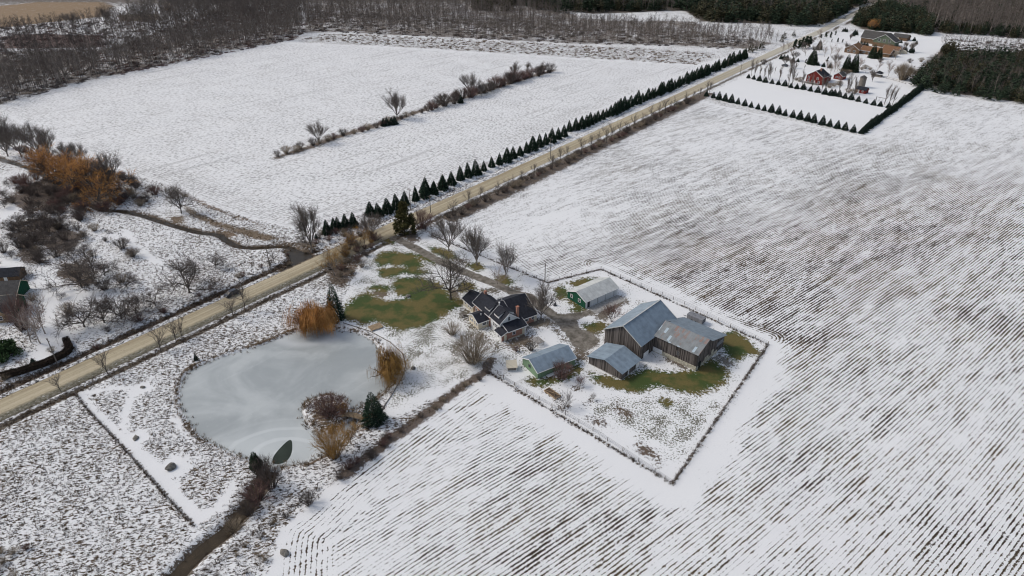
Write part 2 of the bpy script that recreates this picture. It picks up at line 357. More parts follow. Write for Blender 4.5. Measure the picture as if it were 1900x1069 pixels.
BROWNS += [(gpoly(ZB(q)), c) for q, c in (([(450, 350), (620, 275), (700, 330), (560, 420), (500, 500), (400, 480), (430, 400)], (.14, .12, .09)), ([(200, 690), (300, 770), (330, 850), (240, 880), (200, 820)], (.12, .09, .06)), ([(1000, 780), (1280, 930), (1240, 950), (980, 830)], (.10, .08, .06)),
    ([(20, 560), (110, 600), (220, 700), (200, 740), (100, 660)], (.13, .11, .08)))]
BROWNS += [(gpoly(ZH(q)), c) for q, c in (([(880, 560), (1050, 660), (1200, 640), (1300, 720), (1100, 760), (960, 780), (900, 860), (860, 800)], (.12, .10, .07)), ([(700, 880), (900, 820), (1000, 860), (940, 960), (800, 1000), (700, 960)], (.13, .10, .07)), ([(190, 480), (330, 600), (260, 640), (400, 800), (640, 960), (600, 980), (380, 820), (240, 660), (170, 560)], (.09, .08, .045)),
    ([(60, 320), (210, 330), (190, 480), (60, 520), (0, 480)], (.10, .075, .045)), ([(1400, 880), (1560, 900), (1620, 1060), (1480, 1069)], (.11, .09, .065)), ([(340, 340), (560, 320), (700, 330), (600, 380), (420, 370)], (.10, .09, .06)))]
BROWNS += [(gpoly(ZT(q)), c) for q, c in (([(-200, 70), (330, 20), (900, 20), (1000, 60), (900, 150), (500, 190), (-200, 270)], (.26, .155, .06)), ([(0, 320), (300, 300), (900, 310), (950, 420), (0, 430)], (.085, .034, .034)), ([(1030, 130), (1400, 120), (1420, 180), (1050, 190)], (.2, .14, .07)))]
WOODS = [gpoly(q) for q in (
    [(-500, 260), (-300, 215), (0, 196), (140, 155), (330, 117), (440, 92), (555, 72), (560, 62), (560, 0), (440, 0), (300, 55), (200, 90), (0, 95), (-400, 120)],
    [(560, 62), (640, 60), (700, 64), (830, 70), (960, 76), (1080, 82), (1240, 84), (1400, 92), (1440, 80), (1330, 62), (1290, 40), (1080, 34), (1040, 10), (940, -6), (560, -6)],
    [(940, -12), (1040, 18), (1100, 26), (1270, 20), (1300, 40), (1500, 47), (1540, 38), (1600, 10), (1660, -10)],
    [(1580, 42), (1600, 55), (1720, 60), (1800, 62), (1900, 70), (2500, 90), (2400, -40), (1640, -30), (1600, 18)],
    [(1684, 142), (1700, 160), (1760, 172), (1830, 182), (1900, 190), (2300, 235), (2400, 130), (1900, 98), (1780, 92), (1730, 102)])]
CLEANS = [LOT] + SNOW_PATHS + OPEN_SNOW
PADDOCK = gpoly(ZC([(600, 450), (900, 385), (1500, 400), (1600, 330), (1640, 400), (1350, 780), (1220, 850), (1000, 680), (700, 560)]))
HOUSE_YARD = gpoly(Z5([(600, 480), (730, 440), (880, 455), (1000, 470), (1500, 760), (1900, 900), (2000, 1400), (1560, 1380), (1200, 1500), (800, 1690), (740, 1450), (850, 1350), (840, 1180), (650, 1090), (440, 1010), (480, 830), (560, 700)]))
PROPERTY = gpoly([(905, 692), (1247, 898), (1425, 640), (1115, 500), (1015, 525), (795, 432), (740, 445), (670, 480), (640, 560), (600, 600), (690, 620), (750, 680), (700, 790)])

# grid: fine near, coarse far
def axis(lo, hi, step, grow, far):
    a = list(np.arange(lo, hi+1e-6, step)); s = step
    while a[-1] < far: s *= grow; a.append(a[-1]+s)
    return a
ys = np.array(sorted(set([-4000, -2000, -900, -400, -200, -100, -40, 0, 25, 45, 58, 66, 70]+[round(v, 4) for v in axis(72, 250, .75, 1.012, 5200)])))
xp = axis(0, 175, .85, 1.022, 5200)
xs = np.array([-v for v in xp[::-1]][:-1]+xp)
X, Y = np.meshgrid(xs, ys); NX, NY = len(xs), len(ys); X = X.ravel(); Y = Y.ravel(); NV = len(X)
S_, L_ = X*CT+Y*ST, -X*ST+Y*CT
def vnoise(sc, seed, oct=3):
    out = np.zeros(NV); amp = 1.0; tot = 0
    r = np.random.default_rng(seed)
    for o in range(oct):
        T = r.random((64, 64)); fx = X/sc*2**o+1000.3; fy = Y/sc*2**o+1000.7
        ix = np.floor(fx).astype(int); iy = np.floor(fy).astype(int); ax = fx-ix; ay = fy-iy
        ax = ax*ax*(3-2*ax); ay = ay*ay*(3-2*ay)
        t = lambda a, b: T[a % 64, b % 64]
        out += amp*((t(ix, iy)*(1-ax)+t(ix+1, iy)*ax)*(1-ay)+(t(ix, iy+1)*(1-ax)+t(ix+1, iy+1)*ax)*ay); tot += amp; amp *= .5
    return out/tot
nz = vnoise(14, 3); nz2 = vnoise(40, 4)
sd_rf = sdist(X, Y, RIGHT_FIELD); sd_lf = sdist(X, Y, LEFT_FIELD)
rowf = soft(sd_rf+1.5, 3); finef = soft(sd_lf+1, 3)
d_pond = np.maximum(sdist(X, Y, POND), -sdist(X, Y, ISLAND))
sd_prop = sdist(X, Y, PROPERTY)
rough = np.where((sd_rf > 0) & (sd_lf > 0), 1.0, 0.0)
mead_low = (L_ < 173) & (sd_prop > 0) & (sd_rf > 0)
rough = np.where(mead_low, .95, rough)
rough = np.where((L_ > 184) & (Y < 300) & (sd_lf > 0), .90*np.clip(.6+nz2*.8, 0, 1), rough)
rough = np.where((Y > 300) & (rowf < .5) & (finef < .5), .85, rough)
rough = np.where(sd_prop < 0, 0, rough)
for P in WOODS: rough = np.maximum(rough, soft(sdist(X, Y, P), 10)*.8)
spr = soft(sd_lf, 3); rough *= 1-spr
clean = np.zeros(NV)
for k, P in enumerate(CLEANS): clean = np.maximum(clean, soft(sdist(X, Y, P)+(.3 if k else 0), 1.3 if 0 < k < 6 else 3))
clean = np.maximum(clean, soft(sdist(X, Y, LOT2), 8)*.85)
for (q, r) in [(a, b*.55) for a, b in SNOW_DISCS]:
    p = G(*q); clean = np.maximum(clean, np.clip(1.4-np.hypot(X-p.x, Y-p.y)/r, 0, 1))
clean = np.maximum(clean, soft(d_pond-.6, 1.0)*.8)
rough *= 1-clean
rough = np.maximum(rough, .18*soft(sdist(X, Y, LOT2), 8)); rough = np.maximum(rough, .10*soft(sdist(X, Y, LOT), 3))
rowf *= 1-clean*.0
# headland strips of clean snow beside the paddock fences, faint marks along the road edge of the field
fence_se = gpoly([(905, 690), (1247, 898), (1425, 640), (1115, 500)])
d_se = ldist(X, Y, fence_se)

rowf *= np.clip((d_se+(nz-.5)*5-4.0)/4, 0, 1)*.9+.1
sd_lot_edge = ldist(X, Y, gpoly([(1300, 184), (1600, 248), (1713, 165)])); rowf *= np.clip((sd_lot_edge-2)/7, .05, 1)
# melt density over the field: photographed bands
blobs = [(1180, 470, 26, .30), (1110, 445, 20, .2), (1300, 480, 40, .18), (1450, 520, 45, .28), (1560, 480, 40, .22), (1720, 550, 35, .3), (1760, 440, 45, .25), (1500, 400, 50, .2), (1820, 330, 45, .2),
    (1620, 370, 45, .18), (1700, 300, 40, .1), (1400, 330, 60, .05), (1880, 440, 30, .2), (1870, 620, 20, .2), (1100, 350, 40, -.06), (1000, 400, 40, -.2), (900, 430, 30, -.25), (1400, 225, 60, -.22), (1750, 230, 60, -.30), (1850, 250, 60, -.2), (1550, 290, 50, .0),
    (1000, 960, 16, .3), (960, 900, 12, .2), (860, 900, 14, .1), (1080, 1000, 15, .3), (1200, 1030, 15, .1), (1350, 900, 14, .12), (1500, 870, 12, .1), (1480, 760, 14, .1), (1700, 820, 18, -.1), (1550, 780, 14, -.05), (1650, 720, 15, .02), (1800, 900, 14, -.12), (1420, 1000, 14, -.1),
    (700, 1040, 14, .02), (650, 980, 10, -.2), (760, 880, 9, -.2), (900, 760, 9, -.3), (1000, 780, 9, -.3), (1100, 880, 9, -.15), (640, 1060, 8, -.05), (1600, 640, 16, -.2), (1780, 760, 14, -.2), (1500, 680, 12, .1), (1850, 540, 18, -.1), (1660, 620, 14, -.2), (1580, 560, 14, -.2)]
dens = np.zeros(NV)
for (px, py, r, w) in blobs:
    p = G(px, py); u = (X-p.x)*math.cos(math.radians(39))+(Y-p.y)*math.sin(math.radians(39)); v = -(X-p.x)*math.sin(math.radians(39))+(Y-p.y)*math.cos(math.radians(39))
    dens += .22*w*np.exp(-((u/(r*1.5))**2+(v/(r*.75))**2))
dens += (nz-.5)*.16+(nz2-.5)*.16+.145
p = G(1430, 610); dens += .22*soft(np.abs(ldist(X, Y, gpoly([(1105, 490), (1125, 498), (1300, 580), (1425, 622)]))-2.0)-1.6, 2)
rowf = np.clip(rowf, 0, 1)
# rows bend round the headland beside the hedge
hedge_line = gpoly([(905, 695), (870, 715), (770, 785), (640, 880), (560, 950), (520, 985), (505, 1069), (500, 1160)])
d_h = ldist(X, Y, smooth_line(hedge_line, 4))
rowth = math.radians(38.5)
urow = -X*math.sin(rowth)+Y*math.cos(rowth)+1.2*np.sin(X/85+Y/110)+.4*np.sin(Y/41-X/77)
left_k = np.clip((-5-X)/40, 0, 1)
urow = urow+left_k*left_k*4.0
head = np.clip((13-d_h)/4, 0, 1)
d_tr = ldist(X, Y, gpoly([(1105, 490), (1125, 498), (1300, 580), (1427, 626)]))
head2 = np.clip((5.5-d_tr)/2, 0, 1)
hu = np.where(head2 > head, d_tr, d_h); head = np.maximum(head, head2)
lf_line = gpoly([(1100, 208), (900, 298), (700, 385), (600, 420), (540, 422), (480, 408), (390, 380), (230, 318)]); d_lf = ldist(X, Y, smooth_line(lf_line, 4))
head = np.where(sd_lf < 0, np.clip((17-d_lf)/5, 0, 1)*.8, head); hu = np.where(sd_lf < 0, d_lf*.7, hu)
green = np.zeros(NV)
for P in GREENS: green = np.maximum(green, soft(sdist(X, Y, P)-.9, 6.5))
brown = np.zeros(NV); bcol = np.tile(np.array([.08, .055, .038]), (NV, 1))
def add_brown(w, c):
    global brown
    m = w > brown; bcol[m] = c; brown = np.maximum(brown, w)
for P, c in BROWNS: add_brown(soft(sdist(X, Y, P)-.2, 4.2)*.85, c)
for k, P in enumerate(WOODS):
    w = soft(sdist(X, Y, P), 8)
    add_brown(w*(.66 if k in (0, 1) else .95)*np.clip(.45+1.0*nz, 0, 1), [(.105, .080, .062), (.125, .098, .076), (.05, .042, .03), (.06, .045, .034), (.045, .037, .027)][k])
far = np.clip((Y-760)/100, 0, 1); add_brown(far*.8, (.07, .055, .043))
# weedy ditches and hedge floor along the road
road_len = (S_ > -60) & (S_ < 900)
add_brown(np.where(road_len, np.clip(1-np.abs(L_-186.9)/2.6, 0, 1)*np.where(S_ < 128, 1.25, .35), 0).clip(0, 1), (.070, .046, .030))
add_brown(np.where(road_len, np.clip(1-np.abs(L_-191)/2.2, 0, 1)*np.where(S_ < 100, .5, .1), 0), (.15, .10, .06))
add_brown(np.where(road_len, np.clip(1-np.abs(L_-171.6)/2.0, 0, 1)*1.2, 0).clip(0, 1), (.075, .062, .046))
add_brown(np.where((S_ > 175) & (S_ < 420), np.clip(1.3-np.abs(L_-167.5)/5.0, 0, 1), 0), (.085, .060, .044))
add_brown(soft(sdist(X, Y, gpoly(Z5([(480, 400), (700, 330), (700, 440), (600, 520), (560, 640), (480, 720), (350, 700), (300, 650), (400, 560)])) ), 3)*.7, (.12, .08, .05))
# shores, banks
d_creek = ldist(X, Y, CREEK); d_out = ldist(X, Y, OUTLET); d_pool = sdist(X, Y, CREEK_POOL)
add_brown(np.clip(1.0-np.abs(d_pond-.4)/1.0, 0, 1)*np.clip(nz*1.3, 0, 1), (.14, .095, .055))
add_brown(np.clip(1.25-d_creek/2.4, 0, 1), (.085, .060, .040)); add_brown(np.clip(1.35-d_out/2.6, 0, 1), (.075, .055, .036)); add_brown(soft(d_pool-1, 2), (.085, .06, .04))
sd_isl = sdist(X, Y, ISLAND); add_brown(soft(sd_isl+1, 3)*.62, (.15, .10, .055))
for line in ([(905, 690), (1247, 898)], [(1247, 898), (1425, 640)], [(1425, 640), (1115, 500), (1015, 525), (900, 478), (800, 436)]):
    add_brown(np.clip(1.0-ldist(X, Y, gpoly(line))/.7, 0, 1)*.8, (.085, .065, .045))
add_brown(np.clip(1.15-ldist(X, Y, PATH)/.45, 0, 1)*.9, (.05, .035, .025))
hedge2 = gpoly([(912, 668), (900, 690), (860, 715), (780, 775), (700, 835), (640, 880)]); add_brown(np.clip(1.2-ldist(X, Y, hedge2)/2.3, 0, 1)*.9, (.085, .058, .045))
hrow = gpoly([(515, 292), (560, 278), (640, 250), (735, 222), (820, 192), (880, 176), (960, 150), (1028, 130)]); add_brown(np.clip(1.1-ldist(X, Y, hrow)/(3+4*nz), 0, 1)*.8, (.10, .070, .05))
strip = gpoly([(540, 78), (600, 60), (700, 66), (1080, 84), (1330, 96), (1340, 106), (1290, 120), (1030, 106), (700, 86)])
rough = np.maximum(rough, soft(sdist(X, Y, strip), 8)*1.0); add_brown(soft(sdist(X, Y, strip), 8)*.33*np.clip(nz*1.6, 0, 1), (.12, .08, .055))
d_drive = ldist(X, Y, DRIVE); sd_gr = sdist(X, Y, YARD_GRAVEL)
gravel = np.maximum(soft(d_drive-1.9, 1.6), soft(sd_gr, 2.2)*.92)
speck = np.zeros(NV)
speck = np.maximum(speck, soft(sdist(X, Y, HOUSE_YARD), 5)*.80)
speck = np.maximum(speck, soft(sdist(X, Y, gpoly(Z5([(440, 1010), (700, 1000), (1180, 980), (1260, 1150), (1100, 1300), (950, 1450), (850, 1300), (840, 1150), (650, 1080)]))), 8)*.95)
speck = np.maximum(speck, soft(sdist(X, Y, gpoly(Z5([(560, 850), (480, 930), (460, 900), (600, 560), (720, 470), (730, 520), (690, 600), (760, 700), (640, 790)]))), 4)*.72)
speck = np.maximum(speck, soft(sdist(X, Y, PADDOCK), 7)*.88); speck = np.maximum(speck, np.where(sd_prop < 0, .50, 0)*np.clip(nz*2.2-.2, 0, 1.2)); speck *= 1-rough
# relief
Z = np.zeros(NV)
ditch = np.where(road_len, -.7*np.exp(-((L_-187.2)/1.3)**2)-.45*np.exp(-((L_-171.8)/1.1)**2), 0); Z += ditch
Z -= 1.5*np.clip(-(d_pond)/2.2, 0, 1)**.8
Z -= .9*np.clip(1.4-d_creek/1.6, 0, 1)+0
Z = np.minimum(Z, -1.1*np.clip(1.5-d_out/1.7, 0, 1)+0*Z)+0
Z = np.where((d_pool < 1.5), np.minimum(Z, -1.0*np.clip(.5-d_pool/2, 0, 1)), Z)
dyc = np.interp(Y, ys, np.gradient(ys)); dxc = np.interp(X, xs, np.gradient(xs)); cell = np.maximum(dyc, dxc)
LC = np.where(S_ > 700, 178.7+np.clip((S_-700)/150, 0, 1)*4.5, 178.7)
HW = np.where(S_ < 140, 5.6, np.where(S_ < 200, 5.6-(S_-140)/60*1.0, 4.6))
Z = np.where((np.abs(L_-LC) < HW+.4*0+np.where(cell > 2, cell, 0)) & (S_ > -200) & (S_ < 1300), -.12, Z)
relief = (nz-.5)*.25*np.clip((np.abs(L_-LC)-8)/6, 0, 1)*np.clip((d_pond-2)/4, 0, 1)*np.where(sd_prop < 0, 0.3, 1); Z += relief
co = np.stack([X, Y, Z], 1)

# zones -> separate sheets that share one grid
zone = np.zeros(NV, int)
zone[sd_rf < 0] = 1; zone[sd_lf < 0] = 2; zone[sdist(X, Y, LOT) < 0] = 3
zone[(sd_prop < 0)] = 4; zone[d_drive < 1.9] = 5; zone[mead_low & (zone == 0) & (S_ > -200) & (S_ < 200)] = 6
idx = np.arange(NV).reshape(NY, NX)
quads = np.stack([idx[:-1, :-1], idx[:-1, 1:], idx[1:, 1:], idx[1:, :-1]], -1).reshape(-1, 4)
qz = zone[quads[:, 0]]

def ground_material():
    m, t, b = new_mat('snowy_land', .85, .25)
    P = geo_pos(t)
    A = t.attr('mA'); As = t.add('ShaderNodeSeparateColor'); t.put(As.inputs[0], A.outputs['Color'])
    B = t.attr('mB'); Bs = t.add('ShaderNodeSeparateColor'); t.put(Bs.inputs[0], B.outputs['Color'])
    rowa, fina, rga, spk = As.outputs[0], As.outputs[1], As.outputs[2], A.outputs['Alpha']
    gra, bra, gva, hda = Bs.outputs[0], Bs.outputs[1], Bs.outputs[2], B.outputs['Alpha']
    U = t.attr('uRow').outputs['Fac']; HU = t.attr('uHead').outputs['Fac']; DN = t.attr('mDens').outputs['Fac']
    BC = t.attr('bCol').outputs['Color']
    # planted rows
    clod = t.noise(t.mapv(P, (1, 1, 1)), 2.1, 4, .66)
    along = t.noise(t.mapv(t.mapv(P, rot=(0, 0, -rowth)), (.30, 1.6, 1)), 1.0, 2, .55)
    def stripe(u, sp, wob=.35):
        uu = t.math('ADD', t.math('DIVIDE', u, sp), t.math('MULTIPLY', t.math('SUBTRACT', clod, .5), wob))
        return t.math('MULTIPLY', t.math('ABSOLUTE', t.math('SUBTRACT', t.math('FRACT', uu), .5)), 2.0)   # 1 on the row
    st = stripe(U, .84); sh = stripe(HU, 1.0)
    stt = t.math('ADD', t.math('MULTIPLY', st, t.math('SUBTRACT', 1.0, hda)), t.math('MULTIPLY', sh, hda))
    blotch = t.noise(P, .55, 3, .6)
    streak = t.noise(t.mapv(t.mapv(P, rot=(0, 0, -rowth)), (.15, .60, 1)), 1.0, 3, .6)
    v = t.math('ADD', t.math('MULTIPLY', stt, .56), t.math('MULTIPLY', t.math('SUBTRACT', clod, .5), 1.30))
    v = t.math('ADD', v, t.math('MULTIPLY', t.math('SUBTRACT', streak, .5), .75))
    v = t.math('ADD', v, .032)
    v = t.math('ADD', v, t.math('MULTIPLY', t.math('SUBTRACT', along, .5), .55))
    v = t.math('ADD', v, t.math('MULTIPLY', t.math('SUBTRACT', blotch, .5), .45))
    lane = t.noise(t.mapv(t.mapv(P, rot=(0, 0, -rowth)), (.045, .30, 1)), 1.0, 4, .62)
    lane2 = t.noise(t.mapv(t.mapv(P, rot=(0, 0, -rowth)), (.010, .055, 1)), 1.0, 3, .6)
    v = t.math('ADD', v, t.math('MULTIPLY', t.math('SUBTRACT', lane, .5), .75))
    v = t.math('ADD', v, t.math('MULTIPLY', t.math('SUBTRACT', lane2, .5), .12))
    v = t.math('ADD', v, DN)
    th = t.math('SUBTRACT', .98, t.math('MULTIPLY', rowa, .36))
    mrow = t.math('MULTIPLY', t.step(v, th, t.math('ADD', th, .035)), t.step(rowa, .03, .25))
    # fine-worked field to the left
    fn = t.noise(t.mapv(t.mapv(P, rot=(0, 0, -math.radians(50))), (.40, 1.15, 1)), 1.25, 4, .72)
    fv = t.math('ADD', fn, t.math('MULTIPLY', t.math('SUBTRACT', t.noise(P, .06, 2), .5), .10))
    mfine = t.math('MULTIPLY', t.step(fv, .526, .59, 0, .75), fina)
    lanes = t.noise(t.mapv(t.mapv(P, rot=(0, 0, -math.radians(50))), (.012, .30, 1)), 1.0, 2, .5)
    mfine = t.math('MAXIMUM', mfine, t.math('MULTIPLY', t.step(t.math('ADD', lanes, t.math('MULTIPLY', fn, .5)), .81, .95, 0, .30), fina))
    mfine = t.math('MAXIMUM', mfine, t.math('MULTIPLY', t.math('MULTIPLY', t.step(t.math('ADD', t.math('MULTIPLY', sh, .45), t.math('MULTIPLY', blotch, .9)), .78, .88, 0, .7), fina), hda))
    # rough pasture tussocks
    tn = t.noise(t.mapv(t.mapv(P, rot=(0, 0, -.25), ), (.85, 1.8, 1)), 1.15, 4, .70, .5)
    rb = t.noise(P, .09, 3, .6)
    rv = t.math('ADD', tn, t.math('MULTIPLY', t.math('SUBTRACT', rb, .5), .22))
    rth = t.math('SUBTRACT', .74, t.math('MULTIPLY', rga, .225))
    mrough = t.math('MULTIPLY', t.step(rv, rth, t.math('ADD', rth, .04)), t.step(rga, .02, .2))
    # lawn specks
    sn = t.noise(P, 2.2, 3, .7); sb = t.noise(P, .22, 3, .6)
    sv = t.math('ADD', sn, t.math('MULTIPLY', t.math('SUBTRACT', sb, .5), .5))
    sth = t.math('SUBTRACT', .738, t.math('MULTIPLY', spk, .27))
    mspeck = t.math('MULTIPLY', t.step(sv, sth, t.math('ADD', sth, .05), 0, .95), t.step(spk, .02, .2))
    # snow
    big = t.noise(P, .035, 3, .6); fine = t.noise(P, 3.5, 3, .6)
    snow = t.mix(big, (.78, .785, .78), (.83, .83, .82))
    snow = t.mix(t.step(fine, .3, .7), t.mix(.25, snow, (.60, .62, .64)), snow)
    soil = t.mix(t.step(t.noise(P, .05, 3), .4, .62), t.mix(t.noise(P, .8, 2), (.026, .019, .014), (.075, .052, .036)), (.095, .070, .040))
    straw = t.mix(t.noise(P, 1.3, 2), (.055, .043, .034), (.17, .125, .075))
    c = t.mix(mfine, snow, t.mix(.35, soil, (.19, .185, .19)))
    c = t.mix(mrow, c, soil)
    c = t.mix(mrough, c, t.mix(t.step(rb, .40, .66), (.055, .040, .028), straw))
    c = t.mix(mspeck, c, t.mix(t.step(sb, .4, .6), (.085, .095, .045), (.12, .115, .08)))
    # bare ground, thawed grass, gravel with ragged edges
    en = t.math('ADD', t.math('MULTIPLY', t.noise(P, 1.1, 5, .85), .72), t.math('MULTIPLY', t.noise(P, .16, 3, .6), .28))
    mk = lambda k: k*2.1
    def patch(w, k=.9): return t.step(t.math('ADD', w, t.math('MULTIPLY', t.math('SUBTRACT', en, .5), mk(k))), .455, .545)
    bm_ = t.math('MULTIPLY', patch(bra, 1.7), t.step(bra, .0, .12))
    bn = t.noise(P, 2.4, 3, .7)
    bc = t.mix(t.step(bn, .3, .7), t.mix(.45, BC, (.02, .015, .012)), t.mix(.25, BC, (.30, .22, .14)))
    c = t.mix(t.math('MULTIPLY', bm_, .95), c, bc)
    gm = t.math('MULTIPLY', patch(gra, 1.25), t.step(gra, .0, .1))
    gn = t.noise(P, .16, 3, .6); gf = t.noise(P, 3.0, 3, .7)
    gcol = t.mix(t.step(gn, .40, .60), (.055, .085, .020), (.155, .125, .042))
    gcol = t.mix(t.step(gf, .3, .75), t.mix(.35, gcol, (.03, .03, .015)), gcol)
    c = t.mix(gm, c, gcol)
    vm = t.math('MULTIPLY', patch(gva, 1.25), t.step(gva, .0, .1))
    vcol = t.mix(t.step(t.noise(P, .5, 4, .7), .3, .7), (.10, .088, .07), (.26, .235, .20))
    c = t.mix(vm, c, vcol)
    t.put(b.inputs['Base Color'], c)
    dark = t.math('MAXIMUM', t.math('MAXIMUM', mrow, mrough), t.math('MAXIMUM', gm, bm_))
    hgt = t.math('ADD', t.math('MULTIPLY', dark, -.6), t.math('ADD', t.math('MULTIPLY', fine, .25), t.math('MULTIPLY', t.noise(P, .5, 3), .5)))
    t.put(b.inputs['Normal'], t.bump(hgt, .45, .15))
    return m
MG = ground_material()
cA = np.stack([rowf, finef, rough, speck], 1); cB = np.stack([green, brown, gravel, head], 1); cC = np.concatenate([bcol, np.ones((NV, 1))], 1)
def land(name, z, label):
    q = quads[qz == z]
    if not len(q): return
    used, inv = np.unique(q.ravel(), return_inverse=True)
    o = mesh_obj(name, co[used], inv.reshape(-1, 4), MG, smooth=True)
    me = o.data
    for an, arr in (('mA', cA), ('mB', cB), ('bCol', cC)):
        a = me.attributes.new(an, 'FLOAT_COLOR', 'POINT'); a.data.foreach_set('color', arr[used].astype(np.float32).ravel())
    for an, arr in (('uRow', urow), ('uHead', hu), ('mDens', dens)):
        a = me.attributes.new(an, 'FLOAT', 'POINT'); a.data.foreach_set('value', arr[used].astype(np.float32))
    tag(o, label, 'ground' if z in (0,) else 'field', kind='structure'); return o
land('ground', 0, 'snowy rough land and wood floor around the fields')
land('ploughed_field', 1, 'snow dusted field of dark planted rows around the farmyard')
land('snowy_field', 2, 'smooth snow covered field beyond the long row of spruces')
land('snowy_lot', 3, 'clean snow covered lot between two rows of small spruces')
land('farmyard', 4, 'farmyard lawn and paddock with snow melting off green grass')
land('driveway', 5, 'brown gravel driveway from the road past the farmhouse')
land('meadow', 6, 'rough tussocky meadow between the road, pond and ditch')
_gz = Z.reshape(NY, NX)
def gz(x, y):
    i = int(np.clip(np.searchsorted(ys, y)-1, 0, NY-2)); j = int(np.clip(np.searchsorted(xs, x)-1, 0, NX-2))
    a = (y-ys[i])/(ys[i+1]-ys[i]); b = (x-xs[j])/(xs[j+1]-xs[j])
    return float((_gz[i, j]*(1-b)+_gz[i, j+1]*b)*(1-a)+(_gz[i+1, j]*(1-b)+_gz[i+1, j+1]*b)*a)

# ------------------------------------------------------------------ road
def road_mat():
    m, t, b = new_mat('gravel_road', .95, .2)
    P = geo_pos(t); s = t.sep(t.mapv(P, rot=(0, 0, -TH)))
    S, L = s[0], s[1]
    lanes = t.noise(t.mapv(t.mapv(P, rot=(0, 0, -TH)), (.012, 1.0, 1)), .9, 3, .55)
    n = t.noise(P, .5, 4, .65); nf = t.noise(P, 3.2, 3, .7)
    c = t.mix(t.step(lanes, .3, .7), (.34, .285, .185), (.54, .47, .335))
    c = t.mix(t.step(nf, .25, .75), t.mix(.18, c, (.12, .10, .07)), c)
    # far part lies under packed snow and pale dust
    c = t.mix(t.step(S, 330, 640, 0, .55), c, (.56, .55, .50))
    edge = t.math('ADD', L, t.math('MULTIPLY', t.math('SUBTRACT', n, .5), 1.6))
    near = t.step(S, 118, 150, 1, 0)
    sh = t.math('MULTIPLY', t.step(edge, 175.6, 177.4, 1, 0), near)
    g = t.mix(t.step(t.noise(P, 1.5, 4, .75), .40, .62), (.085, .078, .052), (.23, .22, .175))
    g = t.mix(t.step(t.noise(P, 2.0, 3, .7), .60, .66, 0, .75), g, (.66, .67, .68))
    c = t.mix(t.math('MULTIPLY', sh, .95), c, g)
    dk = t.step(t.math('ABSOLUTE', t.math('SUBTRACT', edge, 178.7)), 3.7, 5.2)
    c = t.mix(t.math('MULTIPLY', dk, .55), c, (.13, .11, .08))
    t.put(b.inputs['Base Color'], c); t.put(b.inputs['Normal'], t.bump(nf, .4, .05)); return m
ss = list(np.arange(-160, 300, 5))+list(np.arange(300, 1300, 12))
rv, rf = [], []; K = 9
for i, s in enumerate(ss):
    lc = 178.7+min(max((s-700)/150, 0), 1)*4.5; hw = 5.4 if s < 140 else (5.4-(s-140)/60*1.0 if s < 200 else 4.4)
    w1 = mnoise.noise(Vector((s*.11, 3.1, 0)))*.35; w2 = mnoise.noise(Vector((s*.09, 7.7, 0)))*.35
    for k in range(K):
        f = k/(K-1); l = lc-hw-w1+(2*hw+w1+w2)*f; z = .02+.10*(1-(2*f-1)**2)
        if k in (0, K-1): z = -.25
        x, y = road_xy(s, l); rv.append((x, y, z))
    if i:
        a = (i-1)*K; b_ = i*K
        for k in range(K-1): rf.append((a+k, b_+k, b_+k+1, a+k+1))
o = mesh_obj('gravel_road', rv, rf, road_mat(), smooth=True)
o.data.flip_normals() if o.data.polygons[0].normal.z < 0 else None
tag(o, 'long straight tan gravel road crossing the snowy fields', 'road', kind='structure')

# ------------------------------------------------------------------ ice and water
def fan_mesh(name, P, z, mat, hole=None):
    bm = bmesh.new()
    vs = [bm.verts.new((p[0], p[1], z)) for p in P]
    f = bm.faces.new(vs)
    bmesh.ops.triangulate(bm, faces=[f]); me = bpy.data.meshes.new(name); bm.to_mesh(me); bm.free()
    me.materials.append(mat); o = bpy.data.objects.new(name, me); col.objects.link(o)
    if me.polygons[0].normal.z < 0: me.flip_normals()
    return o
def offset(P, d):
    P = np.asarray(P); out = []; n = len(P)
    area = .5*np.sum(P[:, 0]*np.roll(P[:, 1], -1)-np.roll(P[:, 0], -1)*P[:, 1]); sg = 1 if area > 0 else -1
    for i in range(n):
        t_ = P[(i+1) % n]-P[i-1]; t_ = t_/(np.hypot(*t_)+1e-9); out.append(P[i]+sg*d*np.array([t_[1], -t_[0]]))
    return np.array(out)
HOLE_C = G(*ZP([(672, 822)])[0]); hole_r = (2.1, 7.2)
_ht, _hb = G(*ZP([(712, 752)])[0]), G(*ZP([(640, 885)])[0]); hole_ang = math.atan2(_ht.y-_hb.y, _ht.x-_hb.x); hole_len = (_ht-_hb).length/2
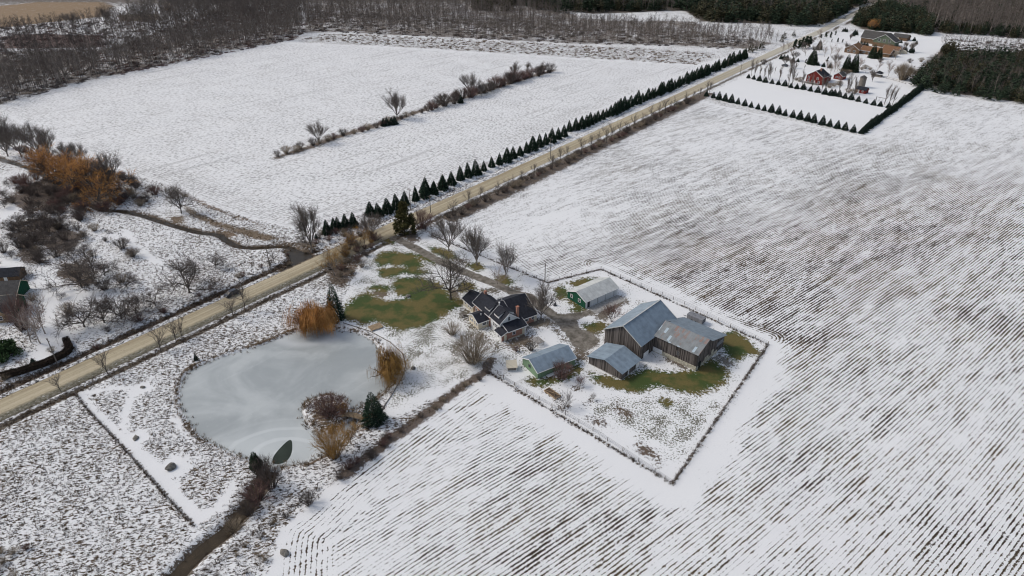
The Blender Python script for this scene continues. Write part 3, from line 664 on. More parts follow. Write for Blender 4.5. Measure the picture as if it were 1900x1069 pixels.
def ice_mat():
    m, t, b = new_mat('pond_ice', .40, .4)
    P = geo_pos(t)
    warp = t.noise(P, .045, 3, .6, .6)
    n = t.noise(t.mapv(P, (1, 1, 1), (0, 0, .6)), .032, 4, .60, 1.8)
    n2 = t.noise(P, .35, 4, .7)
    c = t.mix(t.step(n, .36, .64), (.335, .362, .362), (.46, .49, .487))
    c = t.mix(t.step(n2, .3, .7), t.mix(.12, c, (.22, .25, .27)), c)
    # growth rings round the spot kept open by the current
    q = t.mapv(P, (1, 1, 1), (0, 0, 0), (-HOLE_C.x, -HOLE_C.y, 0))
    q = t.mapv(q, (.12, .20, 0), (0, 0, -hole_ang))
    ln = t.add('ShaderNodeVectorMath', operation='LENGTH'); t.put(ln.inputs[0], q)
    r = t.math('ADD', ln.outputs['Value'], t.math('MULTIPLY', t.math('SUBTRACT', warp, .5), .9))
    ring = t.math('SINE', t.math('MULTIPLY', r, 9.0))
    fall = t.step(r, 1.1, 2.7, 1, 0)
    c = t.mix(t.math('MULTIPLY', fall, .45), c, (.56, .60, .60))
    c = t.mix(t.math('MULTIPLY', t.math('MULTIPLY', t.step(ring, .3, .95), fall), .35), c, (.68, .71, .71))
    # paler bands of refrozen slush by the willow bank
    wq = G(*ZP([(815, 175)])[0]); q2 = t.mapv(t.mapv(P, loc=(-wq.x, -wq.y, 0)), (.09, .16, 0))
    l2 = t.add('ShaderNodeVectorMath', operation='LENGTH'); t.put(l2.inputs[0], q2)
    r2 = t.math('ADD', l2.outputs['Value'], t.math('MULTIPLY', t.math('SUBTRACT', warp, .5), .5))
    c = t.mix(t.math('MULTIPLY', t.step(t.math('ABSOLUTE', t.math('SUBTRACT', r2, .75)), .0, .42, 1, 0), .50), c, (.62, .65, .66))
    streak = t.noise(t.mapv(t.mapv(P, rot=(0, 0, -.85)), (.03, .22, 1)), .8, 4, .6, .9)
    c = t.mix(t.step(streak, .55, .74, 0, .28), c, (.58, .61, .61))
    c = t.mix(t.step(t.noise(P, 1.6, 4, .75), .62, .74, 0, .35), c, (.66, .68, .68))
    t.put(b.inputs['Base Color'], c); t.put(b.inputs['Roughness'], t.step(n, .3, .7, .30, .55))
    return m
ice = fan_mesh('pond_ice', offset(POND, 1.6), -.42, ice_mat()); tag(ice, 'grey frozen pond with swirling ice beside the farmhouse lawn', 'pond', kind='structure')
def water_mat(name, c, rough=.3):
    m, t, b = new_mat(name, rough, .15); P = geo_pos(t)
    t.put(b.inputs['Base Color'], t.mix(t.noise(P, .5, 3), tuple(x*.6 for x in c), tuple(x*1.4 for x in c)))
    t.put(b.inputs['Normal'], t.bump(t.noise(P, 2.5, 2), .15, .03)); return m
hp = []
for k in range(36):
    a = k/36*2*math.pi; rr = 1+.05*math.sin(3*a+1); u = math.cos(a)*hole_len*rr; v = math.sin(a)*1.75*rr*(1-.28*math.cos(a))
    hp.append((HOLE_C.x+u*math.cos(hole_ang)-v*math.sin(hole_ang), HOLE_C.y+u*math.sin(hole_ang)+v*math.cos(hole_ang)))
o = fan_mesh('open_water', hp, -.410, water_mat('dark_open_water', (.030, .040, .030))); tag(o, 'dark leaf shaped patch of open water in the pond ice', 'water', kind='structure')
def ribbon(name, P, w, z, mat, label, cat):
    P = np.asarray(P); v, f = [], []
    for i in range(len(P)):
        t_ = P[min(i+1, len(P)-1)]-P[max(i-1, 0)]; t_ = t_/(np.hypot(*t_)+1e-9); n = np.array([-t_[1], t_[0]])
        ww = w*(1+.3*mnoise.noise(Vector((i*.4, 1.7, 2))))
        v += [(*(P[i]-n*ww), z), (*(P[i]+n*ww), z)]
        if i: f.append((2*i-2, 2*i, 2*i+1, 2*i-1))
    o = mesh_obj(name, v, f, mat)
    if o.data.polygons[0].normal.z < 0: o.data.flip_normals()
    return tag(o, label, cat, kind='structure')
WM = water_mat('muddy_creek_water', (.040, .032, .022))
ribbon('creek', CREEK, 1.3, -.62, WM, 'narrow dark creek winding through the meadow beyond the road', 'water')
ribbon('outlet_ditch', OUTLET[3:], 1.45, -.66, water_mat('outlet_water', (.05, .038, .024), .2), 'brown outlet ditch running from the pond to the photo edge', 'water')
o = fan_mesh('culvert_pool', CREEK_POOL, -.55, WM); tag(o, 'still dark pool where the creek meets the road', 'water', kind='structure')

# ------------------------------------------------------------------ building kit (local axes u, v, z; parent empty carries place and turn)
def box_geo(x0, x1, y0, y1, z0, z1):
    v = [(x0, y0, z0), (x1, y0, z0), (x1, y1, z0), (x0, y1, z0), (x0, y0, z1), (x1, y0, z1), (x1, y1, z1), (x0, y1, z1)]
    f = [(0, 3, 2, 1), (4, 5, 6, 7), (0, 1, 5, 4), (1, 2, 6, 5), (2, 3, 7, 6), (3, 0, 4, 7)]
    return v, f
class MB:
    def __init__(s): s.v = []; s.f = []
    def geo(s, v, f): n = len(s.v); s.v += [tuple(a) for a in v]; s.f += [tuple(i+n for i in q) for q in f]; return s
    def box(s, *a): return s.geo(*box_geo(*a))
    def slab(s, quad, th):                                     # thick sheet under a top outline
        q = [Vector(p) for p in quad]; n = (q[1]-q[0]).cross(q[2]-q[0]).normalized()
        if n.z < 0: q = q[::-1]; n = -n
        k = len(q); v = q+[p-n*th for p in q]
        f = [tuple(range(k)), tuple(range(2*k-1, k-1, -1))]+[(i, i+k, (i+1) % k+k, (i+1) % k) for i in range(k)]
        return s.geo(v, f)
    def bar(s, a, b, w, h=None):
        a, b = Vector(a), Vector(b); d = (b-a).normalized(); h = h or w
        up = Vector((0, 0, 1)) if abs(d.z) < .95 else Vector((1, 0, 0))
        x = d.cross(up).normalized()*w/2; y = x.cross(d).normalized()*h/2
        v = [a-x-y, a+x-y, a+x+y, a-x+y, b-x-y, b+x-y, b+x+y, b-x+y]
        return s.geo(v, [(0, 3, 2, 1), (4, 5, 6, 7), (0, 1, 5, 4), (1, 2, 6, 5), (2, 3, 7, 6), (3, 0, 4, 7)])
    def tube(s, pts, r, n=6):
        base = len(s.v); k = len(pts); P = [Vector(p) for p in pts]
        rr = r if isinstance(r, (list, tuple)) else [r]*k
        for i, p in enumerate(P):
            d = (P[min(i+1, k-1)]-P[max(i-1, 0)]).normalized(); up = Vector((0, 0, 1)) if abs(d.z) < .9 else Vector((1, 0, 0))
            x = d.cross(up).normalized(); y = x.cross(d)
            for j in range(n): a = 2*math.pi*j/n; s.v.append(tuple(p+(x*math.cos(a)+y*math.sin(a))*rr[i]))
            if i:
                for j in range(n): s.f.append((base+(i-1)*n+j, base+(i-1)*n+(j+1) % n, base+i*n+(j+1) % n, base+i*n+j))
        s.f.append(tuple(base+j for j in range(n))[::-1]); s.f.append(tuple(base+(k-1)*n+j for j in range(n))); return s
    def build(s, name, mat, parent=None, smooth=False): return mesh_obj(name, s.v, s.f, mat, parent, smooth)
def gable(par, u0, u1, v0, v1, e, r, ax, wall, roof, trim=None, oh=.35, z0=-.3, e2=None, gable_mat=None, hip=0.0):
    """box with a pitched roof; ax = direction of the ridge. e/e2 eaves on low/high side"""
    e2 = e if e2 is None else e2
    m = MB(); c = (v0+v1)/2 if ax == 'u' else (u0+u1)/2
    if ax == 'u': prof = [(v0, z0), (v1, z0), (v1, e2), (c, r), (v0, e)]; pt = lambda a, k, z: (a, k, z); A0, A1, K0, K1 = u0, u1, v0, v1
    else: prof = [(u0, z0), (u1, z0), (u1, e2), (c, r), (u0, e)]; pt = lambda a, k, z: (k, a, z); A0, A1, K0, K1 = v0, v1, u0, u1
    dz = -.04
    v = [pt(A0, k, z+(dz if i > 1 else 0)) for i, (k, z) in enumerate(prof)]+[pt(A1, k, z+(dz if i > 1 else 0)) for i, (k, z) in enumerate(prof)]
    f = [(0, 1, 2, 3, 4), (9, 8, 7, 6, 5)]+[(i, i+5, (i+1) % 5+5, (i+1) % 5) for i in (0, 1, 4)]
    if hip: f = [(0, 1, 2, 4), (9, 7, 6, 5)]+[(i, i+5, (i+1) % 5+5, (i+1) % 5) for i in (0, 1, 4)]
    w = mesh_obj('wall', v, f, wall, par); bmf(w)
    m = MB(); s1 = (r-e)/(c-K0); s2 = (r-e2)/(K1-c); h1 = A0-oh, A1+oh
    a0, a1 = h1; hh0, hh1 = hip, hip
    m.slab([pt(a0, K0-oh, e-s1*oh), pt(a1, K0-oh, e-s1*oh), pt(a1-hh1, c, r), pt(a0+hh0, c, r)], .12)
    m.slab([pt(a0, K1+oh, e2-s2*oh), pt(a0+hh0, c, r), pt(a1-hh1, c, r), pt(a1, K1+oh, e2-s2*oh)], .12)
    if hip:
        m.slab([pt(a0, K0-oh, e-s1*oh), pt(a0+hh0, c, r), pt(a0, K1+oh, e2-s2*oh)], .12); m.slab([pt(a1, K0-oh, e-s1*oh), pt(a1, K1+oh, e2-s2*oh), pt(a1-hh1, c, r)], .12)
    ro = m.build('roof', roof, par)
    if trim:
        t = MB(); k = .05
        for a in ((a0, a1) if not hip else ()):
            t.bar(pt(a, K0-oh, e-s1*oh-.08), pt(a, c, r-.08), .07, .22); t.bar(pt(a, K1+oh, e2-s2*oh-.08), pt(a, c, r-.08), .07, .22)
        t.bar(pt(a0, K0-oh-.04, e-s1*oh-.1), pt(a1, K0-oh-.04, e-s1*oh-.1), .08, .16); t.bar(pt(a0, K1+oh+.04, e2-s2*oh-.1), pt(a1, K1+oh+.04, e2-s2*oh-.1), .08, .16)
        t.build('trim', trim, ro)
    return w, ro
def bmf(o):
    bm = bmesh.new(); bm.from_mesh(o.data); bmesh.ops.recalc_face_normals(bm, faces=bm.faces); bm.to_mesh(o.data); bm.free()
def window(par, side, a, z, w, h, off, frame='white_paint', name='window'):
    """side: 'u0','u1','v0','v1' = wall plane position off; a = place along the wall"""
    d = .05; s = 1 if side[1] == '1' else -1
    def B(m, a0, a1, z0, z1, t0, t1):
        lo, hi = sorted((off+s*t0, off+s*t1))
        return m.box(lo, hi, a0, a1, z0, z1) if side[0] == 'u' else m.box(a0, a1, lo, hi, z0, z1)
    m = MB(); b = .10
    B(m, a-w/2-b, a-w/2, z-b, z+h+b, -.02, d+.02); B(m, a+w/2, a+w/2+b, z-b, z+h+b, -.02, d+.02)
    B(m, a-w/2, a+w/2, z-b, z, -.02, d+.02); B(m, a-w/2, a+w/2, z+h, z+h+b, -.02, d+.02)
    B(m, a-w/2, a+w/2, z+h/2-.03, z+h/2+.03, -.02, d)
    f = m.build(name, M[frame], par); B(MB(), 0, 0, 0, 0, 0, 0)
    g = MB(); B(g, a-w/2, a+w/2, z, z+h, -.02, d-.02); g.build('pane', M['glass'], f); return f
def door(par, side, a, w, h, off, mat='white_paint', z=0, name='door'):
    s = 1 if side[1] == '1' else -1
    def B(m, a0, a1, z0, z1, t0, t1):
        lo, hi = sorted((off+s*t0, off+s*t1))
        return m.box(lo, hi, a0, a1, z0, z1) if side[0] == 'u' else m.box(a0, a1, lo, hi, z0, z1)
    m = B(MB(), a-w/2, a+w/2, z, z+h, -.02, .06); o = m.build(name, M[mat], par)
    k = B(MB(), a+w*.3, a+w*.36, z+h*.45, z+h*.52, .06, .11); k.build('handle', M['dark_metal'], o); return o
def building(name, origin, ang, label, cat, group=None):
    o = empty(name, (origin[0], origin[1], 0), math.radians(ang)); return tag(o, label, cat, group)

# ------------------------------------------------------------------ farmhouse
H = building('farmhouse', (-2.89, 158.07), -57, 'sprawling farmhouse with black roofs, white gable, cream wings and red brick walls', 'house')
gable(H, -23.6, -17.7, .9, 6.6, 2.6, 4.5, 'u', M['cream_wall'], M['shingle'], M['white_paint'])
w, r = gable(H, -18.0, -8.5, 1.45, 7.6, 3.85, 6.15, 'u', M['brick'], M['shingle'], M['white_paint'])
m = MB().box(-17.3, -16.6, 4.6, 5.3, 5.2, 7.0); c = m.build('chimney', M['brick'], r)
w2, r2 = gable(H, -8.4, -3.3, 1.5, 7.6, 4.05, 6.55, 'u', M['white_siding'], M['shingle'], M['white_paint'])
gable(H, -14.6, -9.2, -2.2, 1.40, 2.55, 3.85, 'v', M['cream_wall'], M['shingle'], M['white_paint'])
wb, rb_ = gable(H, -17.0, -4.0, 7.65, 14.6, 2.55, 6.25, 'v', M['brick'], M['shingle'], M['white_paint'])
# valley piece: the rear wing's ridge runs in to the main ridge
m = MB(); m.slab([(-10.5, 5.0, 6.22), (-10.5, 7.4, 6.22), (-5.2, 7.4, 3.4), (-8.0, 5.0, 4.8)], .1); m.slab([(-10.5, 5.0, 6.22), (-13.0, 5.0, 5.0), (-15.8, 7.4, 3.4), (-10.5, 7.4, 6.22)], .1)
m.build('roof', M['shingle'], H)
# front kitchen block and entry porch
m = MB(); m.box(-3.25, -.25, 2.25, 8.45, -.3, 2.62); m.build('wall', M['brick'], H)
m = MB(); m.slab([(.15, 2.15, 2.75), (.15, 8.85, 2.75), (-3.28, 8.85, 3.75), (-3.28, 2.15, 3.75)], .13); ro = m.build('roof', M['shingle'], H)
t = MB(); t.bar((.2, 2.1, 2.66), (.2, 8.9, 2.66), .07, .2); t.bar((.2, 2.1, 2.66), (-3.28, 2.1, 3.68), .08, .2); t.bar((.2, 8.9, 2.66), (-3.28, 8.9, 3.68), .07, .2); t.build('trim', M['white_paint'], ro)
m = MB(); m.box(-3.6, -.35, .12, 2.2, -.3, 2.15); m.build('wall', M['white_siding'], H)
m = MB(); m.box(-.35, -.27, .12, 2.2, -.3, 2.1); m.build('end_wall', M['brick'], H)
m = MB(); m.slab([(.05, -.2, 2.1), (.05, 2.0, 2.95), (-3.9, 2.0, 2.95), (-3.9, -.2, 2.1)], .12); ro = m.build('roof', M['shingle'], H)
t = MB(); t.bar((.08, -.25, 2.02), (-3.9, -.25, 2.02), .08, .16); t.bar((.1, -.2, 2.02), (.1, 2.0, 2.87), .07, .2); t.build('trim', M['white_paint'], ro)
door(H, 'u1', 1.35, .95, 1.95, -.27, 'cream_wall'); door(H, 'u1', 7.55, .9, 2.1, -.25, 'cream_wall'); door(H, 'u1', 8.1, .35, 2.1, -.23, 'white_paint', name='door_post')
m = MB(); m.box(-3.0, -.22, 8.45, 8.75, -.3, .12); m.box(-.22, -.12, 2.3, 7.0, -.3, .28); m.build('plinth', M['cream_wall'], H)
# windows
window(H, 'v0', -1.9, .75, .7, .8, .12)
for a in (-6.6, -5.8, -5.0): window(H, 'v0', a, 1.6, .62, 1.1, 1.5)
for a in (-11.4,): window(H, 'u1', -.2, 1.0, 1.25, .85, -9.2); window(H, 'u1', .95, 1.0, .45, .85, -9.2)
for a in (-13.6, -12.7): window(H, 'v0', a, 1.0, .62, .85, -2.2)
for a in (-11.3, -10.1): window(H, 'v0', a, .9, .45, .95, -2.2)
for a in (-22.2, -20.3, -19.0): window(H, 'v0', a, 1.0, .6, .95, .9)
for a in (-16.4,): window(H, 'v0', a, 1.2, .9, 1.1, 1.45)
window(H, 'u1', 4.6, 4.05, .7, 1.15, -3.3); window(H, 'u1', 10.9, 1.15, 1.7, .85, -4.0); window(H, 'u1', 13.4, 1.15, .8, .85, -4.0)
window(H, 'u1', 4.3, 1.1, .9, .9, -.25)
m = MB(); m.box(-4.05, -3.95, 13.8, 14.7, -.2, 2.4); m.build('corner_panel', M['cream_wall'], H)
# shed dormers with white cheeks
def dormer(u0, u1, vf, zf, vb, zb, name='dormer'):
    d = mesh_obj(name, [(u0, vf, zf-.95), (u1, vf, zf-.95), (u1, vf, zf), (u0, vf, zf), (u0, vb, zb), (u1, vb, zb)], [(0, 1, 2, 3), (0, 3, 4), (1, 5, 2), (3, 2, 5, 4), (0, 4, 5, 1)], M['white_paint'], H); bmf(d)
    MB().slab([(u0-.2, vf-(.3 if vb > vf else -.3), zf+.02), (u1+.2, vf-(.3 if vb > vf else -.3), zf+.02), (u1+.2, vb, zb+.1), (u0-.2, vb, zb+.1)], .1).build('roof', M['shingle'], d)
    s_ = 'v0' if vb > vf else 'v1'
    window(d, s_, (u0+u1)/2, zf-.68, (u1-u0)*.62, .42, vf)
dormer(-12.6, -9.9, 2.1, 5.15, 4.3, 6.05); dormer(-7.4, -4.9, 2.15, 5.55, 4.5, 6.5); dormer(-7.2, -4.6, 7.0, 5.45, 4.6, 6.5)
m = MB(); m.box(-4.6, -3.95, 7.75, 8.45, 2.5, 6.9); m.box(-4.68, -3.87, 7.67, 8.53, 6.9, 7.1); ch = m.build('chimney', M['brick'], H)
m = MB(); m.tube([(-8.45, 4.55, 6.1), (-8.45, 4.55, 7.3)], .14, 8); m.tube([(-8.45, 4.55, 7.3), (-8.45, 4.55, 7.55)], .26, 8); m.build('flue', M['white_paint'], H)
for (u, v, z) in ((-12.4, 7.9, 5.35), (-11.0, -.2, 3.7)): MB().tube([(u, v, z-.4), (u, v, z+.28)], .12, 8).build('roof_vent', M['white_paint'], H)
m = MB(); m.box(-19.5, -13.6, 7.7, 11.3, -.1, .06); tag(m.build('patio', M['concrete']), 'grey concrete patio tucked behind the farmhouse kitchen wing', 'patio')
o = bpy.data.objects['patio']; o.location = H.location; o.rotation_euler = H.rotation_euler

# ------------------------------------------------------------------ big barn, L wing, front shed
Bn = building('bank_barn', (48.92, 144.84), -43, 'large weathered grey wooden barn with blue grey metal roof and rusty roofed wing', 'barn')
w, r = gable(Bn, -25.4, -13.6, -6.45, 11.2, 5.2, 8.95, 'v', M['barnwood'], M['metal_v'], None, .4)
r.name = 'roof'
tr = MB()
for a in (-6.9, 11.65):
    tr.bar((-25.8, a, 4.98), (-19.5, a, 8.88), .08, .2); tr.bar((-13.2, a, 4.98), (-19.5, a, 8.88), .08, .2)
tr.bar((-19.5, -6.85, 9.02), (-19.5, 11.6, 9.02), .35, .10); tr.build('roof_trim', M['metal_pale'], r)
# wing: tall front roof, lower rear roof reaching the back wall
gv = [(-13.6, .05, -.3), (-.25, .05, -.3), (-.25, 15.0, -.3), (-13.6, 15.0, -.3), (-.25, 15.0, 4.05), (-.25, 7.2, 6.05), (-.25, 5.1, 7.5), (-.25, .05, 5.3), (-13.6, 15.0, 4.05), (-13.6, 7.2, 6.05), (-13.6, 5.1, 7.5), (-13.6, .05, 5.3)]
wg = mesh_obj('wing_wall', gv, [(0, 1, 7, 11), (1, 2, 4, 5, 6, 7), (2, 3, 8, 4), (3, 0, 11, 10, 9, 8), (0, 3, 2, 1)], M['barnwood'], Bn); bmf(wg)
MB().slab([(-13.55, -.35, 5.2), (.1, -.35, 5.2), (.1, 5.1, 7.62), (-13.55, 5.1, 7.62)], .1).build('rusty_roof', M['metal_rust'], Bn)
m = MB(); m.slab([(-13.2, 5.12, 7.60), (.1, 5.12, 7.60), (.1, 7.2, 6.16), (-14.8, 7.2, 6.16)], .1); m.slab([(-15.4, 7.2, 6.15), (.1, 7.2, 6.15), (.3, 15.4, 4.05), (-13.2, 15.4, 4.05)], .1); m.build('wing_roof', M['metal_dull'], Bn)
m = MB(); m.box(-13.4, -.2, -.06, .12, -.5, 1.3); m.box(-.32, -.16, -.06, 11.5, -.5, 1.0); m.build('foundation', M['stone'], Bn)
m = MB(); m.box(-13.45, -10.6, -.10, -.03, .2, 1.55); m.build('white_panel', M['white_paint'], Bn)
f = MB(); f.box(-6.4, -5.4, -.03, .03, 2.2, 3.6); wn0 = f.build('window', M['wood_grey'], Bn); p_ = MB()
for k in range(4): p_.box(-6.3, -5.5, -.05, -.035, 2.32+k*.33, 2.55+k*.33)
p_.build('pane', M['glass'], wn0)
m = MB(); m.box(-13.62, -13.52, -4.6, -2.2, -.2, 1.5); m.build('barn_door', M['white_paint'], Bn)
m = MB(); m.box(-.30, -.10, 1.2, 2.4, -.2, 2.1); m.build('barn_door', M['glass'], Bn)
for (v0, v1, z0, z1) in ((4.4, 6.4, .3, 1.9), (8.0, 9.2, .9, 2.4), (10.8, 14.3, 2.1, 3.4)):
    m = MB(); m.box(-.29, -.12, v0, v1, z0, z1); m.build('patched_panel', M['grey_sheet'] if v0 > 10 else M['stone'], Bn)
m = MB(); m.slab([(-13.9, 5.0, 6.2), (-13.9, 6.6, 6.4), (-12.2, 5.9, 7.7)], .08); m.build('roof_valley', M['dark_metal'], Bn)
Sh = building('board_shed', (48.92, 144.84), -43, 'low grey board shed with blue grey metal roof in front of the big barn', 'shed')
for ch_ in (): pass
gable(Sh, -23.0, -12.3, -16.7, -8.7, 2.45, 4.05, 'v', M['barnwood'], M['metal_v'], None, .45)
m = MB(); m.box(-23.1, -12.2, -16.8, -8.6, -.4, .12); m.build('plinth', M['concrete'], Sh)
door(Sh, 'u1', -13.6, .55, 2.0, -12.3, 'white_paint'); m = MB(); m.box(-12.32, -12.22, -10.2, -8.8, .1, 2.0); m.build('white_panel', M['white_paint'], Sh)
m = MB(); m.box(-23.12, -23.0, -16.4, -15.6, .1, 2.0); m.build('white_panel', M['white_paint'], Sh)
# grey trailer behind the barn
Tr = building('storage_trailer', (48.92, 144.84), -43, 'grey box trailer parked against the fence behind the big barn', 'trailer')
m = MB(); m.box(-14.9, -9.9, 20.4, 22.6, .55, 1.95); m.build('body', M['grey_sheet'], Tr)
m = MB(); m.slab([(-15.0, 20.3, 1.98), (-9.8, 20.3, 1.98), (-9.8, 21.5, 2.15), (-15.0, 21.5, 2.15)], .05); m.slab([(-15.0, 21.5, 2.15), (-9.8, 21.5, 2.15), (-9.8, 22.7, 1.98), (-15.0, 22.7, 1.98)], .05); m.build('roof', M['grey_sheet'], Tr)
for u in (-13.2, -12.0):
    for v in (20.45, 22.5): MB().tube([(u, v-.12, .42), (u, v+.12, .42)], .42, 12).build('wheel', M['tyre'], Tr)
MB().bar((-14.9, 21.5, .6), (-16.6, 21.5, .45), .12).build('hitch', M['dark_metal'], Tr)
MB().box(-9.92, -9.86, 20.7, 22.3, .65, 1.85).build('door', M['dark_metal'], Tr)

# ------------------------------------------------------------------ garage, green shed, hutch
Ga = building('steel_garage', (22.4, 176.2), 38, 'long white steel garage with dark green gable end and pale roof', 'garage')
w, r = gable(Ga, 0, 13.9, 0, 8.1, 2.6, 4.3, 'u', M['white_metal_wall'], M['metal_pale'], M['white_paint'], .3)
m = MB(); pts = [(-.04, -.02, -.3), (-.04, 8.12, -.3), (-.04, 8.12, 2.5), (-.04, 4.05, 4.15), (-.04, -.02, 2.5)]
m.geo(pts+[(p[0]+.05, p[1], p[2]) for p in pts], [(0, 1, 2, 3, 4), (9, 8, 7, 6, 5)]+[(i, i+5, (i+1) % 5+5, (i+1) % 5) for i in range(5)]); g_ = m.build('gable_wall', M['dark_green_wall'], Ga); bmf(g_)
for a in (2.7, 6.2): window(Ga, 'u0', a, 1.1, .9, 1.0, -.04)
door(Ga, 'v0', 1.3, .95, 2.05, 0, 'glass')
m = MB()
for u in (5.0, 8.6, 12.2): m.box(u, u+.06, -.05, .02, 0, 2.4)
m.box(1.9, 13.8, -.05, .02, 2.3, 2.42); m.build('door_frame', M['dark_metal'], Ga)
MB().box(0, .7, -.06, .03, 0, 2.45).build('corner_panel', M['white_paint'], Ga)
m = MB(); m.box(.5, 13.5, -4.2, -.2, -.1, .05); tag(m.build('concrete_apron', M['concrete']), 'tan concrete apron along the front of the white garage', 'apron'); o = bpy.data.objects['concrete_apron']; o.location = Ga.location; o.rotation_euler = Ga.rotation_euler
Gs = building('green_shed', (6.7, 141.5), 31.5, 'light green shed with blue grey metal roof near the farmhouse', 'shed')
gable(Gs, 0, 12.0, 0, 7.4, 2.35, 4.05, 'u', M['green_wall'], M['metal_u'], M['white_paint'], .35)
window(Gs, 'u0', 3.9, 1.35, .8, .75, 0, 'dark_metal'); door(Gs, 'v0', 9.6, 1.0, 1.9, 0, 'wood_grey')
m = MB(); m.box(2.5, 7.2, -1.2, -.15, .25, .38); m.box(2.6, 2.75, -1.1, -.9, -.1, .25); m.box(6.9, 7.05, -1.1, -.9, -.1, .25); m.build('bench', M['white_paint'], Gs)
q0, q1 = G(941.5, 689.5), G(958.5, 688.5)
Hu = building('animal_hutch', (q0.x, q0.y), math.degrees(math.atan2(q1.y-q0.y, q1.x-q0.x)), 'small dark hutch with a flat cream roof beside the green shed', 'hutch')
m = MB(); m.box(0, 2.5, .1, 2.3, .1, 1.0); m.build('body', M['wood_grey'], Hu)
MB().slab([(-.2, -.2, 1.25), (2.7, -.2, 1.25), (2.7, 2.7, 1.75), (-.2, 2.7, 1.75)], .08).build('roof', M['cream_wall'], Hu)
for (a, b_) in ((0, 0), (2.4, 0), (0, 2.2), (2.4, 2.2)): MB().box(a, a+.1, b_, b_+.1, -.1, 1.25+.4*(b_ > 1)).build('leg', M['white_paint'], Hu)
MB().box(-.05, 2.55, -.02, .05, .1, .22).build('front_rail', M['white_paint'], Hu)

# ------------------------------------------------------------------ far houses
def frame_from(pxL, pxR):
    a, b = G(*pxL), G(*pxR); return (a.x, a.y), math.degrees(math.atan2(b.y-a.y, b.x-a.x)), (b-a).length
og, an, Ln = frame_from((1494.5, 153), (1520.5, 159)); Rd = building('red_house', og, -47, 'dark red two storey house with black roof behind the row of bare trees', 'house')
W_ = 11.0
gable(Rd, 0, W_, 0, 9.5, 5.2, 8.6, 'v', M['red_wall'], M['shingle'], M['white_paint'], .4)
for a, z_ in ((1.6, 3.1), (4.2, .9), (8.8, .9), (1.6, .9), (7.6, 3.1)): window(Rd, 'v0', a, z_, 1.1, 1.3, 0)
for z_ in (0,): door(Rd, 'v0', 5.8, 1.0, 2.2, 0)
gable(Rd, 2.5, 9, 9.6, 17.5, 3.0, 4.9, 'v', M['red_wall'], M['shingle_grey'], M['white_paint'], .4)
MB().box(6.2, 7.0, 4.4, 5.2, 7, 9.6).build('chimney', M['brick'], Rd)
m = MB(); m.box(-.5, 9.5, -2.6, -.05, .45, .6); dk = m.build('deck', M['wood_grey'], Rd)
m = MB(); [m.box(-.5+k*2, -.4+k*2, -2.6, -2.5, -.2, 1.5) for k in range(6)]; m.box(-.5, 9.6, -2.6, -2.5, 1.4, 1.5); m.build('railing', M['white_paint'], dk)
q = G(1546, 146); Rg = building('pale_cottage', (q.x, q.y), -47, 'small grey roofed cottage with white gable beyond the red house', 'cottage')
gable(Rg, 0, 6, 0, 6, 2.6, 4.6, 'v', M['red_wall'], M['shingle_grey'], M['white_paint'], .4); window(Rg, 'v0', 2, .9, .9, 1.0, 0); window(Rg, 'v0', 4, .9, .9, 1.0, 0)
q = G(1586, 171); Rs = building('red_shed', (q.x, q.y), -47, 'little red shed with black roof near the bare poplars', 'shed')
gable(Rs, 0, 6.5, 0, 4.5, 2.3, 3.7, 'u', M['red_wall'], M['shingle'], None, .3); door(Rs, 'v0', 2, 1.0, 1.9, 0); window(Rs, 'v0', 4.6, .9, .8, .8, 0)
q = G(1598, 162); Rt = building('grey_storage_tower', (q.x, q.y), -47, 'upright weathered grey bin standing behind the little red shed', 'bin')
m = MB(); m.tube([(0, 0, -.2), (0, 0, 6.4)], 2.0, 14); m.build('body', M['wood_grey'], Rt); MB().tube([(0, 0, 6.4), (0, 0, 7.6)], [2.2, .3], 14).build('cap', M['shingle_grey'], Rt)
q = G(1622, 142); Rz = building('dark_gazebo', (q.x, q.y), -45, 'dark open gazebo beside the rail fence on the snow', 'gazebo')
for a in (0, 4):
    for b_ in (0, 4): MB().box(a-.1, a+.1, b_-.1, b_+.1, -.2, 2.3).build('post', M['wood_grey'], Rz)
m = MB(); A_ = [(-.5, -.5, 2.3), (4.5, -.5, 2.3), (4.5, 4.5, 2.3), (-.5, 4.5, 2.3)]
m.geo(A_+[(2, 2, 4.0)], [(0, 1, 4), (1, 2, 4), (2, 3, 4), (3, 0, 4), (3, 2, 1, 0)]); m.build('roof', M['shingle'], Rz)
m = MB(); m.box(0, 4, 0, 4, -.1, .9); m.build('base', M['wood_grey'], Rz)
og, an, Ln = frame_from((1566, 97), (1581, 100)); Bb = building('brown_bungalow', og, -44, 'long low bungalow with rusty brown roof and tan walls', 'house')
gable(Bb, 0, 11, 0, 12, 3.4, 6.6, 'v', M['brown_wall'], M['shingle_brown'], M['white_paint'], .5)
gable(Bb, 11.0, 33, 3.0, 13, 3.0, 5.6, 'u', M['brown_wall'], M['shingle_brown'], M['white_paint'], .5)
for u in (14, 18, 22, 27): window(Bb, 'v0', u, 1.0, 1.6, 1.2, 3.0)
for u in (3, 7.5): window(Bb, 'v0', u, 1.0, 1.6, 1.3, 0)
door(Bb, 'v0', 24.5, 1.1, 2.1, 3.0)
q = G(1636, 97); Bc = building('brown_garage', (q.x, q.y), -44, 'brown roofed cream garage to the right of the two dark pines', 'garage')
gable(Bc, 0, 12, 0, 8, 2.8, 5.0, 'u', M['cream_wall'], M['shingle_brown'], M['white_paint'], .4); m = MB(); m.box(2, 5.4, -.06, .02, 0, 2.3); m.build('garage_door', M['white_paint'], Bc); window(Bc, 'v0', 8.5, 1, 1.1, 1, 0)
q = G(1655, 98); Bd = building('grey_garden_shed', (q.x, q.y), -44, 'dark grey garden shed at the end of the brown garage', 'shed')
